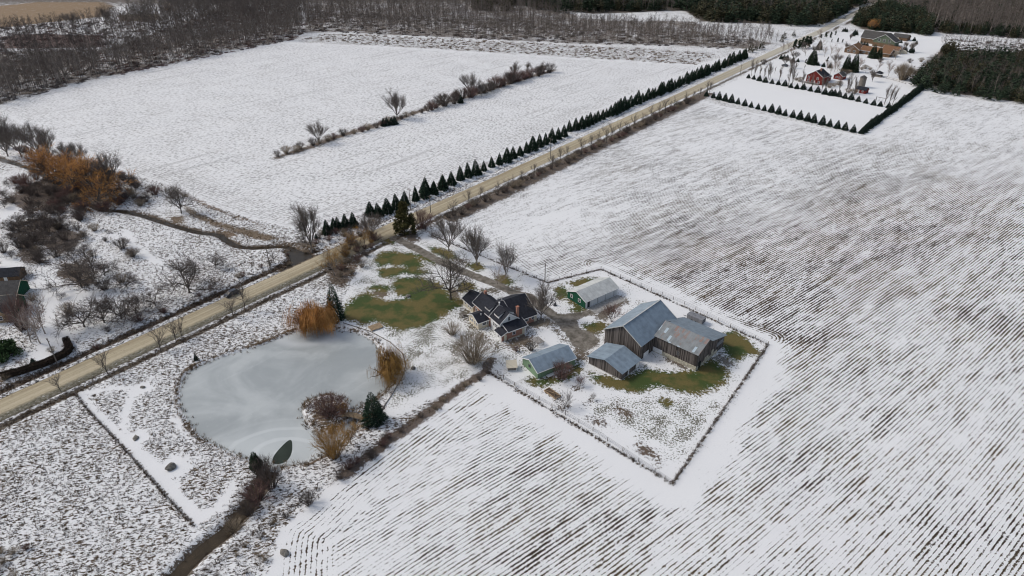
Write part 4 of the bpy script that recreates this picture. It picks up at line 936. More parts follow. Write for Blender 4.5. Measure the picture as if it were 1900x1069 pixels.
gable(Bd, 0, 5.5, 0, 5, 2.4, 4.6, 'v', M['wood_grey'], M['shingle'], None, .3); door(Bd, 'v0', 2.7, 1.3, 2, 0, 'dark_metal')
q = G(1666, 99); Be = building('cream_dome_shelter', (q.x, q.y), -30, 'low round topped cream shelter beside the garden shed', 'shelter')
m = MB(); NN = 9; vv = []
for k in range(NN+1): a = math.pi*k/NN; vv += [(3.2-3.2*math.cos(a), 0, 2.3*math.sin(a)-.1), (3.2-3.2*math.cos(a), 5, 2.3*math.sin(a)-.1)]
m.geo(vv, [(2*k, 2*k+1, 2*k+3, 2*k+2) for k in range(NN)]+[tuple(2*k for k in range(NN+1)), tuple(2*k+1 for k in range(NN, -1, -1))]); bmf(m.build('cover', M['cream_wall'], Be))
og, an, Ln = frame_from((1618, 85), (1648, 90)); Gh = building('gabled_house', og, -46, 'sage green gabled house with grey roof in front of the dark wood', 'house')
gable(Gh, 0, 17, 0, 10, 5.2, 10.0, 'v', M['sage_wall'], M['shingle_grey'], M['white_paint'], .7)
gable(Gh, -13, 8, 8, 18, 4.6, 9.4, 'u', M['brown_wall'], M['shingle_grey'], M['white_paint'], .6)
for u in (4.5, 8.5, 12.5): window(Gh, 'v0', u, 4.2, 1.7, 1.9, 0)
m = MB(); m.box(-.02, 17.02, -.08, .02, -.2, 3.0); m.build('stone_facing', M['brown_wall'], Gh)
q = G(1655, 73); Gi = building('brown_outbuilding', (q.x, q.y), -46, 'small brown outbuilding right of the sage green house', 'shed'); gable(Gi, 0, 12, 0, 8, 2.6, 4.8, 'u', M['brown_wall'], M['shingle_grey'], None, .4); door(Gi, 'v0', 4, 2.4, 2.2, 0, 'cream_wall')
# houses at the left edge of the photo
q = G(-4, 606); Nl = building('cottage_with_timber_porch', (q.x-9, q.y+2), 12, 'grey roofed house with timber porch gable behind brown shrubs', 'house')
gable(Nl, 0, 12.0, 0, 8.0, 3.2, 6.0, 'u', M['dark_green_wall'], M['shingle_grey'], M['cream_wall'], .5)
gable(Nl, 6.8, 10.8, -2.0, 3.0, 2.9, 4.6, 'v', M['wood_new'], M['shingle_grey'], M['wood_new'], .4); window(Nl, 'v0', 8.8, 1, 1.2, 1.2, -2.0); window(Nl, 'v0', 3.0, 1, 1.2, 1.2, 0)
q = G(12, 562); Nm = building('green_walled_garage', (q.x-8, q.y), 8, 'dark green garage with a grey shingle roof behind the timber porch house', 'garage')
gable(Nm, 0, 11, 0, 7.5, 2.8, 5.2, 'u', M['dark_green_wall'], M['shingle_grey'], M['cream_wall'], .5); window(Nm, 'v0', 7, 1, 1.2, 1, 0); m = MB(); m.box(1.5, 4.6, -.07, .02, 0, 2.3); m.build('garage_door', M['cream_wall'], Nm)
q = G(16, 526); Nn = building('black_roof_shed', (q.x-6, q.y), 10, 'small shed with a black roof behind the green walled garage', 'shed')
gable(Nn, 0, 9, 0, 5, 2.3, 4.0, 'u', M['brown_wall'], M['shingle'], None, .4); door(Nn, 'v0', 5, 1, 1.9, 0)

# ------------------------------------------------------------------ small things
def rock(px, py, sx, sy, sz, label, name='boulder', mat='rock', group=None, seed=0):
    p = G(px, py); bm = bmesh.new(); bmesh.ops.create_icosphere(bm, subdivisions=3, radius=1)
    for v in bm.verts:
        n = mnoise.noise(v.co*1.3+Vector((seed*3.1, seed, 0)))*.35+mnoise.noise(v.co*3.3+Vector((seed, 0, 5)))*.12
        v.co = v.co*(1+n); v.co = Vector((v.co.x*sx, v.co.y*sy, v.co.z*sz))
    me = bpy.data.meshes.new(name); bm.to_mesh(me); bm.free(); me.materials.append(M[mat])
    o = bpy.data.objects.new(name, me); col.objects.link(o); o.location = (p.x, p.y, gz(p.x, p.y)+sz*.3); o.rotation_euler[2] = seed; return tag(o, label, 'rock', group)
rock(318, 868, 1.15, .9, .8, 'grey boulder in a ring of smooth snow beside the fenced path', seed=1)
rock(252, 814, .95, .6, .35, 'flat tan rock in the snow ring midway up the fenced path', seed=2)
rock(265, 719, .7, .5, .3, 'small low rock at the upper end of the snow path', seed=3)
rock(529, 1027, .7, 1.1, .6, 'grey boulder at the edge of the planted rows near the outlet ditch', seed=4)
rock(767, 684, .65, .6, .5, 'round olive rock alone on the speckled lawn east of the pond', seed=5)
rock(567, 794, .5, .5, .3, 'little dark stone frozen in the ice off the island', seed=6)
rock(757, 550, .8, .8, .4, 'low stone heap on the thawed green lawn', seed=8)
def placed(name, px, py, ang, label, cat):
    p = G(px, py); o = empty(name, (p.x, p.y, gz(p.x, p.y)), math.radians(ang)); return tag(o, label, cat)
pt_ = placed('picnic_table', 859, 586, -57, 'brown wooden picnic table on the snow beside the cream sunroom', 'table')
m = MB(); [m.box(-.95, .95, -.38+k*.19, -.22+k*.19, .72, .77) for k in range(4)]; m.build('tabletop', M['wood_grey'], pt_)
for s in (-1, 1): MB().box(-.95, .95, s*.75-.14, s*.75+.14, .42, .47).build('bench_seat', M['wood_grey'], pt_)
for s in (-1, 1):
    m = MB(); m.bar((s*.65, -.8, .02), (s*.65, .3, .74), .1); m.bar((s*.65, .8, .02), (s*.65, -.3, .74), .1); m.bar((s*.65, -.8, .38), (s*.65, .8, .38), .09); m.build('leg', M['wood_grey'], pt_)
dk = placed('pond_dock', 697, 608, 35, 'small tan wooden dock platform at the top shore of the pond', 'dock')
m = MB(); [m.box(-1.9, 1.9, -1.4+k*.31, -1.13+k*.31, .35, .41) for k in range(9)]; m.build('deck', M['wood_new'], dk)
for a in (-1.7, 1.7):
    for b_ in (-1.3, 1.3): MB().box(a-.07, a+.07, b_-.07, b_+.07, -.8, .34).build('leg', M['wood_grey'], dk)
gb = placed('garden_bed', 1025, 731, -50, 'raised timber garden bed frame on bare soil south of the green shed', 'garden bed')
m = MB(); [m.box(*q) for q in ((-2.2, 2.2, -.95, -.8, 0, .35), (-2.2, 2.2, .8, .95, 0, .35), (-2.2, -2.05, -.8, .8, 0, .35), (2.05, 2.2, -.8, .8, 0, .35))]; m.build('frame', M['wood_new'], gb)
MB().box(-2.05, 2.05, -.8, .8, 0, .2).build('soil', M['grass_dark'], gb)
m = MB(); m.bar((-2.0, -.7, .42), (2.0, .7, .42), .12); m.bar((-.2, .7, .42), (1.4, -.7, .42), .12); m.build('cross_pole', M['wood_new'], gb)
gt = placed('garden_pergola', 998, 638, -57, 'small grey slatted pergola table outside the brick kitchen wing', 'pergola')
for a in (-1.3, 1.3):
    for b_ in (-.9, .9): MB().box(a-.06, a+.06, b_-.06, b_+.06, 0, 1.2).build('leg', M['wood_grey'], gt)
m = MB(); [m.box(-1.6, 1.6, -1.1+k*.3, -.92+k*.3, 1.2, 1.25) for k in range(8)]; m.build('slatted_top', M['wood_grey'], gt)
lp = placed('yard_bell_post', 1030, 567, 0, 'small dark yard ornament standing on snow beside the gravel drive', 'ornament')
m = MB(); m.tube([(0, 0, 0), (0, 0, .12)], .6, 12); m.build('base', M['dark_metal'], lp); MB().tube([(0, 0, .1), (0, 0, .9), (0, 0, 1.1), (0, 0, 1.5)], [.34, .30, .14, .07], 10).build('post', M['dark_metal'], lp)
# arched footbridge
bA, bB = G(*ZP([(995, 625)])[0]), G(*ZP([(1120, 650)])[0])
fb = empty('footbridge', ((bA.x+bB.x)/2, (bA.y+bB.y)/2, 0), math.atan2(bB.y-bA.y, bB.x-bA.x)); tag(fb, 'arched wooden footbridge from the pond island to the right bank', 'bridge')
hl = (bB-bA).length/2; arch = lambda u: .05+.75*(1-(u/hl)**2)
m = MB(); nb = 26
for k in range(nb):
    u = -hl+2*hl*(k+.5)/nb; m.box(u-.10, u+.10, -.8, .8, arch(u), arch(u)+.06)
m.build('deck', M['wood_new'], fb)
for s in (-.85, .85):
    MB().tube([(u, s, arch(u)+.85) for u in np.linspace(-hl, hl, 11)], .05, 5).build('handrail', M['wood_new'], fb)
    MB().tube([(u, s, arch(u)-.05) for u in np.linspace(-hl, hl, 11)], .09, 5).build('beam', M['wood_grey'], fb)
    for u in np.linspace(-hl*.95, hl*.95, 6): MB().box(u-.05, u+.05, s-.05, s+.05, arch(u)-.1, arch(u)+.9).build('baluster', M['wood_new'], fb)

def utility_pole(px, py, ytop, label, lean=0.0):
    p = G(px, py); h = height_to(px, py, ytop); h = min(h, 13)
    o = empty('utility_pole', (p.x, p.y, gz(p.x, p.y)), TH); tag(o, label, 'utility pole', 'wooden utility poles')
    MB().tube([(0, 0, -.3), (lean, 0, h)], [.17, .11], 8).build('pole', M['wood_grey'], o)
    MB().bar((lean*.92, -1.0, h-.7), (lean*.92, 1.0, h-.7), .12).build('crossarm', M['wood_grey'], o)
    for s in (-.9, 0, .9): MB().tube([(lean*.92, s, h-.64), (lean*.92, s, h-.42)], .07, 6).build('insulator', M['concrete'], o)
utility_pole(1011, 523, 489, 'utility pole at the fence corner between farmhouse and white garage')
utility_pole(503, 506, 459, 'utility pole beside the road near the creek culvert')
utility_pole(107, 676, 624, 'leaning utility pole beside the brown hedge at far left')
utility_pole(762, 389, 348, 'utility pole rising behind the roadside cedar')
utility_pole(799, 395, 362, 'utility pole on the field side of the road past the driveway')
utility_pole(1021, 295, 255, 'utility pole halfway along the long row of spruces')
utility_pole(1373, 140, 119, 'utility pole at the corner of the small spruce lot')
utility_pole(1350, 124, 107, 'utility pole at the far end of the long spruce row')

# wire fences with posts and dry weeds
def fence(px, label, step=4.0, h=1.2, post='post', rails=3, wmat='wire', w=.03, name='wire_fence'):
    P = [G(*q) for q in px]; o = empty(name, (P[0].x, P[0].y, 0)); tag(o, label, 'fence'); O = P[0]
    pts = []
    for a, b in zip(P[:-1], P[1:]):
        n = max(1, int((b-a).length/step)); pts += [a+(b-a)*k/n for k in range(n)]
    pts.append(P[-1]); pts = pts[:100]
    me = None
    for k, p in enumerate(pts):
        z = gz(p.x, p.y)
        if me is None: c = MB().tube([(0, 0, -.3), (0, 0, h)], .075, 5).build('post', M[post], o); me = c
        else: c = me.copy(); col.objects.link(c); c.parent = o
        c.location = (p.x-O.x, p.y-O.y, z); c.rotation_euler = (random.uniform(-.05, .05), random.uniform(-.05, .05), 0)
    m = MB()
    for r_ in range(rails):
        z = h*(.3+.65*r_/max(1, rails-1))
        for a, b in zip(pts[:-1], pts[1:]): m.bar((a.x-O.x, a.y-O.y, gz(a.x, a.y)+z), (b.x-O.x, b.y-O.y, gz(b.x, b.y)+z), w, w)
    m.build('wires' if wmat == 'wire' else 'rails', M[wmat], o); return pts
fence([(905, 690), (955, 716), (1100, 800), (1247, 898)], 'wire fence along the lower left side of the barn paddock')
fence([(1247, 898), (1330, 780), (1425, 640)], 'wire fence along the right side of the barn paddock facing the wide field')
fence([(1425, 640), (1270, 565), (1115, 500)], 'wire fence behind the big barn and trailer')
fence([(1115, 500), (1060, 513), (1015, 525)], 'short wire fence behind the white garage')
fence([(1015, 525), (940, 492), (870, 463), (800, 437)], 'wire fence between driveway maples and the upper field')
fence(Z3([(390, 112), (450, 190), (600, 350), (780, 550), (950, 740), (1012, 805)]), 'dark weedy fence line beside the white snow path', 2.5, .8)
fence(ZC([(10, 200), (120, 290), (195, 340), (290, 290)]), 'pale wire garden fence around the hutch yard', 2.5, 1.1, 'post', 3)
fence([(924, 640), (910, 668), (898, 690)], 'short garden fence between lawn and hutch yard', 2.0, 1.0)
fence([(590, 905), (520, 955), (440, 1015), (360, 1075)], 'wire fence between the outlet ditch and the planted rows', 3.5, 1.1)
fence(ZP([(1000, 118), (1150, 165), (1260, 225), (1330, 290), (1345, 345), (1325, 420), (1270, 510), (1210, 600)]), 'low rail edging curving around the east shore of the pond', 2.5, .45, 'post', 1, 'post', .14, 'rail_edging')
fence(Z5([(740, 425), (790, 455), (860, 465), (910, 462), (985, 475)]), 'rustic rail fence at the driveway entrance', 2.2, 1.0, 'post', 2, 'wood_grey', .09, 'rail_fence')
fence(ZR([(1380, 480), (1500, 510), (1620, 540), (1720, 570)]), 'dark rail fence beyond the red house lot', 5, 1.2, 'post', 2, 'wood_grey', .1, 'rail_fence')
fence(ZR([(1010, 212), (1100, 225), (1230, 245)]), 'pale rail fence lining the far bungalow drive', 5, 1.1, 'rail_pale', 2, 'rail_pale', .1, 'rail_fence')

# ------------------------------------------------------------------ cars
def car(px, py, ang, paint, label, dark=True):
    p = G(px, py); o = empty('car', (p.x, p.y, .12), ang); tag(o, label, 'car')
    prof = [(-2.3, .42), (-2.32, .85), (-2.2, 1.0), (-1.25, 1.08), (1.9, 1.05), (2.28, .95), (2.32, .45)]
    def extr(pr, w0, w1, zt=None):
        n = len(pr); v = []
        for s in (-1, 1):
            for (x, z) in pr: v.append((x, s*(w0 if z < 1.1 else w1), z))
        return v, [tuple(range(n))[::-1], tuple(range(n, 2*n))]+[(i, (i+1) % n, (i+1) % n+n, i+n) for i in range(n)]
    b = mesh_obj('body', *extr(prof, .92, .9), paint, o); bmf(b)
    cab = [(-1.75, 1.06), (-.75, 1.62), (1.35, 1.62), (2.05, 1.06)]
    c = mesh_obj('cabin_glass', *extr(cab, .86, .70), M['glass'], o); bmf(c)
    m = MB(); m.box(-.75, 1.35, -.70, .70, 1.60, 1.67); m.build('roof_panel', paint, o)
    for x in (-1.45, 1.45):
        for y in (-.85, .85):
            w = MB().tube([(x, y-.11, .22), (x, y+.11, .22)], .34, 14).build('wheel', M['tyre'], o)
            MB().tube([(x, y-.125, .22), (x, y+.125, .22)], .19, 10).build('rim', M['grey_sheet'], w)
    for y in (-.65, .65):
        MB().box(-2.36, -2.28, y-.2, y+.2, .72, .88).build('headlight', M['lamp_glass'], o); MB().box(2.24, 2.34, y-.2, y+.2, .75, .9).build('tail_light', M['lamp_red'], o)
    MB().box(-2.37, -2.3, -.9, .9, .35, .5).build('bumper', M['dark_metal'], o)
    return o
car(431, 548, TH, M['car_paint'], 'dark blue estate car driving down the gravel road')
car(1566, 34.5, TH, M['car_silver'], 'distant silver car near the top end of the road')
car(1456, 123.5, math.radians(-50), M['car_paint'], 'dark car parked on the snow left of the red house')

# ------------------------------------------------------------------ plants: prototypes
def tri_tubes(S, R0, E_, R1, n=3):
    """many straight tapered limbs at once"""
    S, E_ = np.asarray(S, float), np.asarray(E_, float); R0 = np.asarray(R0)[:, None]; R1 = np.asarray(R1)[:, None]
    d = E_-S; d /= np.linalg.norm(d, axis=1, keepdims=True)+1e-9
    up = np.where(np.abs(d[:, 2:3]) < .9, [[0, 0, 1.]], [[1., 0, 0]]); x = np.cross(d, up); x /= np.linalg.norm(x, axis=1, keepdims=True)+1e-9; y = np.cross(x, d)
    k = len(S); V = np.zeros((k, 2*n, 3))
    for j in range(n):
        a = 2*math.pi*j/n; o = x*math.cos(a)+y*math.sin(a); V[:, j] = S+o*R0; V[:, n+j] = E_+o*R1
    f = np.array([[j, (j+1) % n, (j+1) % n+n, j+n] for j in range(n)]); Fc = (np.arange(k)[:, None, None]*2*n+f[None]).reshape(-1, 4)
    return V.reshape(-1, 3), Fc
def unit(v): return v/(np.linalg.norm(v)+1e-9)
def bare_tree(seed, H=12.0, r0=.28, trunk=.28, limbs=6, spread=.55, sub=7, twig=6, droop=0.0, lean=(0, 0), wig=.16, tw=.022, lv=3, updir=.5, stems=1, first=.0, subsp=1.0):
    """returns limb and twig segment lists of a leafless tree, height H"""
    g = np.random.default_rng(seed); L = []; T = []
    def grow(p, d, length, r, level):
        n = 4 if level < 2 else (3 if level == 2 else 2); pts = [p]; q = p; dd = d
        for i in range(n):
            dd = unit(dd+g.normal(0, wig if level else .03, 3)+np.array([0, 0, (.10*updir if level else .0)-droop*.25*level])); q2 = q+dd*length/n
            ra, rb = r*(1-i/n*.7), r*(1-(i+1)/n*.7); (L if r > .035 else T).append((q, max(ra, tw*.7), q2, max(rb, tw*.55))); q = q2; pts.append(q)
        if level >= lv:
            for i in range(twig):
                b = pts[-1-(i % len(pts[1:]))]; td = unit(dd+g.normal(0, .55, 3)+np.array([0, 0, .15-droop])); T.append((b, tw, b+td*length*g.uniform(.35, .75), tw*.35))
            return
        k = [limbs, sub, sub-1][min(level, 2)]
        for i in range(k):
            t = g.uniform(.35, 1) if level else g.uniform(first if first else .55, 1); j = min(int(t*n), n-1); b = pts[j]+(pts[j+1]-pts[j])*(t*n-j)
            az = (i+g.uniform(-.3, .3))/k*2*math.pi; up = dd if level == 0 else unit(dd*1.0+np.array([0, 0, .3]))
            a = unit(np.cross(up, [.3, .5, .1])); c = np.cross(up, a); side = a*math.cos(az)+c*math.sin(az)
            sp = spread*(1.0 if level == 0 else subsp)*(g.uniform(.25, 1.7) if level == 0 and limbs > 6 else g.uniform(.7, 1.3))
            nd = unit(up*math.cos(sp)+side*math.sin(sp)); ln = (H*(1-trunk)*g.uniform(.62, .85) if level == 0 else length*g.uniform(.42, .62)); grow(b, nd, ln*(1 if level else 1), r*(.55 if level == 0 else .5), level+1)
    for s in range(stems):
        a = s/stems*2*math.pi+g.uniform(0, 1); off = np.array([math.cos(a), math.sin(a), 0])*(0 if stems == 1 else .35)
        d0 = unit(np.array([lean[0]+g.normal(0, .03), lean[1]+g.normal(0, .03), 1.0])+off*(.9 if stems > 1 else 0)+np.array([0, 0, 0]))
        grow(off*.6, d0, H*trunk*(1.2 if stems == 1 else 1.5), r0*(1 if stems == 1 else .6), 0)
    return L, T
def seg_mesh(name, segs, mat, n=3, keep=1.0):
    S = [a[0] for a in segs]; R0 = [a[1] for a in segs]; E_ = [a[2] for a in segs]; R1 = [a[3] for a in segs]
    V, Fc = tri_tubes(S, R0, E_, R1, n); me = mesh_obj(name, V, Fc, mat, smooth=True); d = me.data; bpy.data.objects.remove(me); return d
def fit(L, T, H):
    z = max(s[2][2] for s in L+T); k = H/z
    f = lambda q: [(a*k, r*k**.5, b*k, s*k**.5) for a, r, b, s in q]; return f(L), f(T)
PROTO = {}                                                      # kind -> list of (reference height, [(part name, mesh), ...])
def add_proto(kind, H, parts): PROTO.setdefault(kind, []).append((H, parts))
def mk_bare(kind, seed, H, bark='bark', twigm='twig', **kw):
    L, T = fit(*bare_tree(seed, H, **kw), H); add_proto(kind, H, [('trunk', seg_mesh('trunk', L, M[bark], 5)), ('crown', seg_mesh('crown', T, M[twigm], 3))])
for s in range(3): mk_bare('maple', 10+s, 13, 'bark_grey', r0=.30, trunk=.17, limbs=8, spread=.46, sub=8, twig=7, tw=.023, lv=3, wig=.08, subsp=.85)
mk_bare('spreading', 21, 13, 'bark', r0=.34, trunk=.24, limbs=8, spread=.85, sub=7, twig=6, tw=.018, lv=3, wig=.2)
mk_bare('elm', 31, 13, 'bark_grey', r0=.27, trunk=.30, limbs=9, spread=.40, sub=7, twig=8, subsp=.8, tw=.022, lv=3, wig=.12)
mk_bare('ytree', 35, 12, 'bark_grey', r0=.30, trunk=.14, limbs=5, spread=.38, sub=7, twig=6, tw=.017, stems=2, wig=.10)
for s in range(3): mk_bare('slender', 40+s, 8, r0=.13, trunk=.45, limbs=8, spread=.5, sub=6, twig=6, tw=.017, lv=2, first=.25, wig=.12)
for s in range(2): mk_bare('golden_bare', 50+s, 9, 'bark_grey', 'twig_gold', r0=.2, trunk=.22, limbs=8, spread=.6, sub=6, twig=6, tw=.016, lv=3, stems=1)
for s in range(3): mk_bare('birch', 55+s, 10, 'bark_pale', 'twig_birch', r0=.16, trunk=.45, limbs=9, spread=.45, sub=6, twig=5, tw=.024, lv=2, first=.2, lean=(.15*(s-1), 0))
for s in range(3): mk_bare('apple', 60+s, 5.5, 'bark', 'twig_dark', r0=.16, trunk=.16, limbs=8, spread=.85, sub=7, twig=6, tw=.014, lv=3, wig=.30, updir=.3)
mk_bare('yard_small', 70, 4, 'bark', 'twig', r0=.10, trunk=.15, limbs=6, spread=.5, sub=5, twig=4, tw=.022, lv=2, stems=3)
mk_bare('dark_multi', 72, 6.5, 'bark', 'twig_red', r0=.12, trunk=.2, limbs=5, spread=.45, sub=6, twig=5, tw=.026, lv=2, stems=5)
for s in range(2): mk_bare('poplar', 80+s, 13, 'bark_grey', 'twig', r0=.22, trunk=.6, limbs=14, spread=.30, sub=5, twig=5, tw=.032, lv=2, first=.2, wig=.08)
def shrub(kind, seed, H, W, mat, stems=60, tw=.025, branches=5, mat2='bark', dome=.75):
    stems = int(stems*.72); tw *= .72
    g = np.random.default_rng(seed); L, T = [], []
    for i in range(stems):
        az = g.uniform(0, 2*math.pi); rr = math.sqrt(g.uniform(0, 1)); tip = np.array([math.cos(az)*rr*W/2, math.sin(az)*rr*W/2, H*(1-dome*.55*rr*rr)*g.uniform(.75, 1)]); b = np.array([math.cos(az)*rr*W*.12, math.sin(az)*rr*W*.12, -.1])
        mid = b*.5+tip*.5+np.array([0, 0, H*.10])+g.normal(0, .1, 3); (L if i % 4 == 0 else T).append((b, tw*1.6, mid, tw*1.2)); T.append((mid, tw*1.1, tip, tw*.4))
        for j in range(branches):
            t = g.uniform(.1, 1); q = mid+(tip-mid)*t; d = unit(tip-b+g.normal(0, 1.0, 3)*np.linalg.norm(tip-b)*.55); T.append((q, tw*.8, q+d*H*g.uniform(.15, .32), tw*.3))
    add_proto(kind, H, [('trunk', seg_mesh('stems', L, M[mat2], 4)), ('crown', seg_mesh('crown', T, M[mat], 3))])
for s in range(3): shrub('brush_brown', 100+s, 3, 4.2, 'twig_dark', 110, .026, 7)
for s in range(2): shrub('brush_red', 110+s, 2.6, 4.0, 'twig_red', 120, .026, 7)
for s in range(2): shrub('brush_tan', 115+s, 2.4, 3.4, 'twig_tan', 100, .024, 6)
shrub('round_bush', 120, 4.2, 5.4, 'twig_tan', 190, .024, 8, dome=.9); shrub('red_dome', 121, 4.0, 7.5, 'twig_red', 260, .024, 9, dome=.95)
for s in range(2): shrub('gold_bush', 125+s, 4.2, 6.5, 'twig_gold', 260, .022, 9, 'bark_grey', dome=.6)
shrub('beige_bush', 128, 7, 9, 'twig_tan', 300, .04, 9, dome=.9)
def leaf_tris(C, N, size, g, elong=2.0):
    """small pointed blades: centre, outward direction, size"""
    k = len(C); a = g.normal(0, 1, (k, 3)); s = np.cross(N, a); s /= np.linalg.norm(s, axis=1, keepdims=True)+1e-9
    sz = np.asarray(size)[:, None] if np.ndim(size) else size
    V = np.stack([C-s*sz*.5, C+s*sz*.5, C+N*sz*elong], 1).reshape(-1, 3); return V, np.arange(3*k).reshape(-1, 3)
def data_of(name, V, Fc, mat):
    o = mesh_obj(name, V, Fc, mat); d = o.data; bpy.data.objects.remove(o); return d
def spruce(kind, seed, H, W, mat, n=1500, low=.04, blade=.30, bulge=0.0, gap=.0):
    g = np.random.default_rng(seed); C, N, Sz = [], [], []
    tiers = int(H/.42*1.0); lob = g.uniform(0, 6.28, 4)
    for i in range(n):
        t = 1-math.sqrt(g.uniform(0, 1)); t = low+(1-low)*t; tt = round(t*tiers)/tiers*.75+t*.25
        az = g.uniform(0, 2*math.pi); br = round(az/(2*math.pi)*9+tt*13)/9*2*math.pi-tt*13/9*2*math.pi; az = az*.45+br*.55
        R = W/2*((1-t)**(.9-bulge))*(1+.13*math.sin(3*az+lob[0])+.1*math.sin(5*az+tt*9+lob[1]))*g.uniform(.90, 1.08); rr = R*g.uniform(.35, 1)**.7
        C.append((math.cos(az)*rr, math.sin(az)*rr, t*H-.12*rr+g.normal(0, .05))); N.append((math.cos(az)*.75+g.normal(0, .55), math.sin(az)*.75+g.normal(0, .55), -.25+.7*t+g.normal(0, .35))); Sz.append(blade*g.uniform(.6, 1.2)*(1-.45*t))
    C = np.array(C); N = np.array(N); N /= np.linalg.norm(N, axis=1, keepdims=True)
    V, Fc = leaf_tris(C, N, Sz, g, 1.7); L = [(np.array([0, 0, -.3]), H*.022+.03, np.array([0, 0, H*.97]), .02)]
    k = len(V); top = np.array([[-.05, 0, H*.92], [.05, 0, H*.92], [0, 0, H*1.03]]); V = np.vstack([V, top]); Fc = np.vstack([Fc, [[k, k+1, k+2]]])
    add_proto(kind, H, [('trunk', seg_mesh('trunk', L, M['bark'], 6)), ('crown', data_of('crown', V, Fc, M[mat]))])
for s in range(5): spruce('spruce', 200+s, 6, 4.0, 'needle', 2600, .02, .34)
for s in range(3): spruce('small_spruce', 210+s, 3.5, 2.8, 'needle_blue', 1500, .02, .28)
for s in range(2): spruce('big_spruce', 215+s, 8.5, 6.2, 'needle', 6500, .02, .26, .28)
for s in range(2): spruce('tall_pine', 218+s, 12, 8.5, 'pine', 6000, .04, .55, .35)
def clumpy(kind, seed, H, W, mat, clumps=40, per=70, blade=.3, low=.15, shape=.5, bark='bark'):
    g = np.random.default_rng(seed); C, N, L = [], [], [(np.array([0, 0, -.3]), .05*H*.5, np.array([0, 0, H*.8]), .04)]
    for i in range(clumps):
        t = g.uniform(low, 1); R = W/2*(1-t)**shape*(1 if t > .3 else .55+1.5*t); az = g.uniform(0, 6.28); r_ = R*g.uniform(.3, 1); c = np.array([math.cos(az)*r_, math.sin(az)*r_, t*H*.93])
        L.append((np.array([0, 0, max(.2, c[2]-r_*.5)]), .06, c, .025)); s = W*.10*g.uniform(.7, 1.3)
        for j in range(per):
            d = g.normal(0, 1, 3); d /= np.linalg.norm(d); q = c+d*s*np.array([1, 1, .75])*g.uniform(.4, 1); C.append(q); N.append(unit(d*.8+g.normal(0, .6, 3)+np.array([0, 0, .25])))
    V, Fc = leaf_tris(np.array(C), np.array(N), blade*g.uniform(.6, 1.2, len(C)), g, 1.4)
    add_proto(kind, H, [('trunk', seg_mesh('trunk', L, M[bark], 4)), ('crown', data_of('crown', V, Fc, M[mat]))])
clumpy('cedar', 230, 7.5, 5.2, 'cedar', 70, 90, .24, .04, .55); clumpy('cedar', 231, 6, 3.2, 'cedar', 50, 70, .22, .04, .5)
for s in range(3): clumpy('grove_pine', 235+s, 9, 6.5, 'pine', 34, 46, .52, .12, .45)
for s in range(2): clumpy('grove_olive', 240+s, 9, 5.5, 'pine_olive', 30, 42, .50, .10, .6)
clumpy('low_evergreen', 245, 1.6, 5, 'evergreen_light', 60, 60, .2, .0, .35)
def willow(kind, seed, H, W, mat='twig_orange', strands=1500, bark='bark'):
    g = np.random.default_rng(seed); L, T = bare_tree(seed, H*.9, r0=.3, trunk=.2, limbs=9, spread=.85, sub=5, twig=2, tw=.03, lv=2, wig=.18); L, T = fit(L, T, H*.96)
    ends = [s[2] for s in T+L if s[2][2] > H*.35]; out = []
    for i in range(strands):
        p = ends[g.integers(len(ends))]+g.normal(0, .35, 3); r_ = unit(np.array([p[0], p[1], 0])+1e-4); ln = g.uniform(.3, .95)*min(p[2]-.1, H*.62)
        a = p; b = p+r_*ln*.16+np.array([0, 0, -ln*.30]); c = b+r_*ln*.06+np.array([0, 0, -ln*.7])+g.normal(0, .1, 3)
        out.append((a, .020, b, .017)); out.append((b, .017, c, .006))
    add_proto(kind, H, [('trunk', seg_mesh('trunk', L, M[bark], 5)), ('crown', seg_mesh('crown', T+out, M[mat], 3))])
willow('willow', 250, 7.5, 8, strands=3200); willow('willow_small', 252, 6, 6, 'twig_gold', 2000)
for s in range(2): mk_bare('orange_tree', 254+s, 12, 'bark', 'twig_orange', r0=.34, trunk=.2, limbs=9, spread=.85, sub=8, twig=10, tw=.028, lv=3, wig=.2, subsp=1.1)

GROUPS = {}
def put(kind, x, y, h, label=None, group=None, name='tree', cat='tree', var=None, rz=None, wide=1.0, parts=True, lean=None):
    H0, pr = PROTO[kind][(random.randrange(len(PROTO[kind])) if var is None else var % len(PROTO[kind]))]
    o = empty(name, (x, y, gz(x, y)-.03), random.uniform(0, 6.28) if rz is None else rz); k = h/H0; o.scale = (k*wide, k*wide, k)
    if lean: o.rotation_euler[0], o.rotation_euler[1] = lean
    for nm, me in pr:
        c = bpy.data.objects.new(nm, me); col.objects.link(c); c.parent = o
    return tag(o, label, cat, group)
def putpx(kind, px, py, ytop, label, **kw):
    p = G(px, py); return put(kind, p.x, p.y, height_to(px, py, ytop), label, **kw)

# ------------------------------------------------------------------ notable trees round the farm and road
def z5(x, y): return (520+x*.25263, 340+y*.25263)
B_ = 'bare_tree'
putpx('elm', 579, 466, 366, 'tall vase shaped bare elm by the creek culvert', name=B_)
putpx('maple', 833, 466, 392, 'tall bare maple nearest the field at the top of the driveway', name=B_, var=0)
putpx('maple', 885, 492, 411, 'rounded bare maple between driveway and fence, middle of three', name=B_, var=1)
putpx('ytree', 938, 515, 440, 'bare tree forking low into two stems beside the drive', name=B_)
putpx('spreading', 836, 555, 460, 'wide spreading bare tree at the edge of the thawed lawn', name=B_)
putpx('birch', 922, 534, 491, 'thin pale birch close behind the farmhouse', name='birch_tree', var=1)
putpx('maple', 1004, 592, 518, 'bare maple at the right hand corner of the farmhouse', name=B_, var=2)
putpx('dark_multi', 1135, 597, 560, 'dark many stemmed small tree between garage and barn', name=B_)
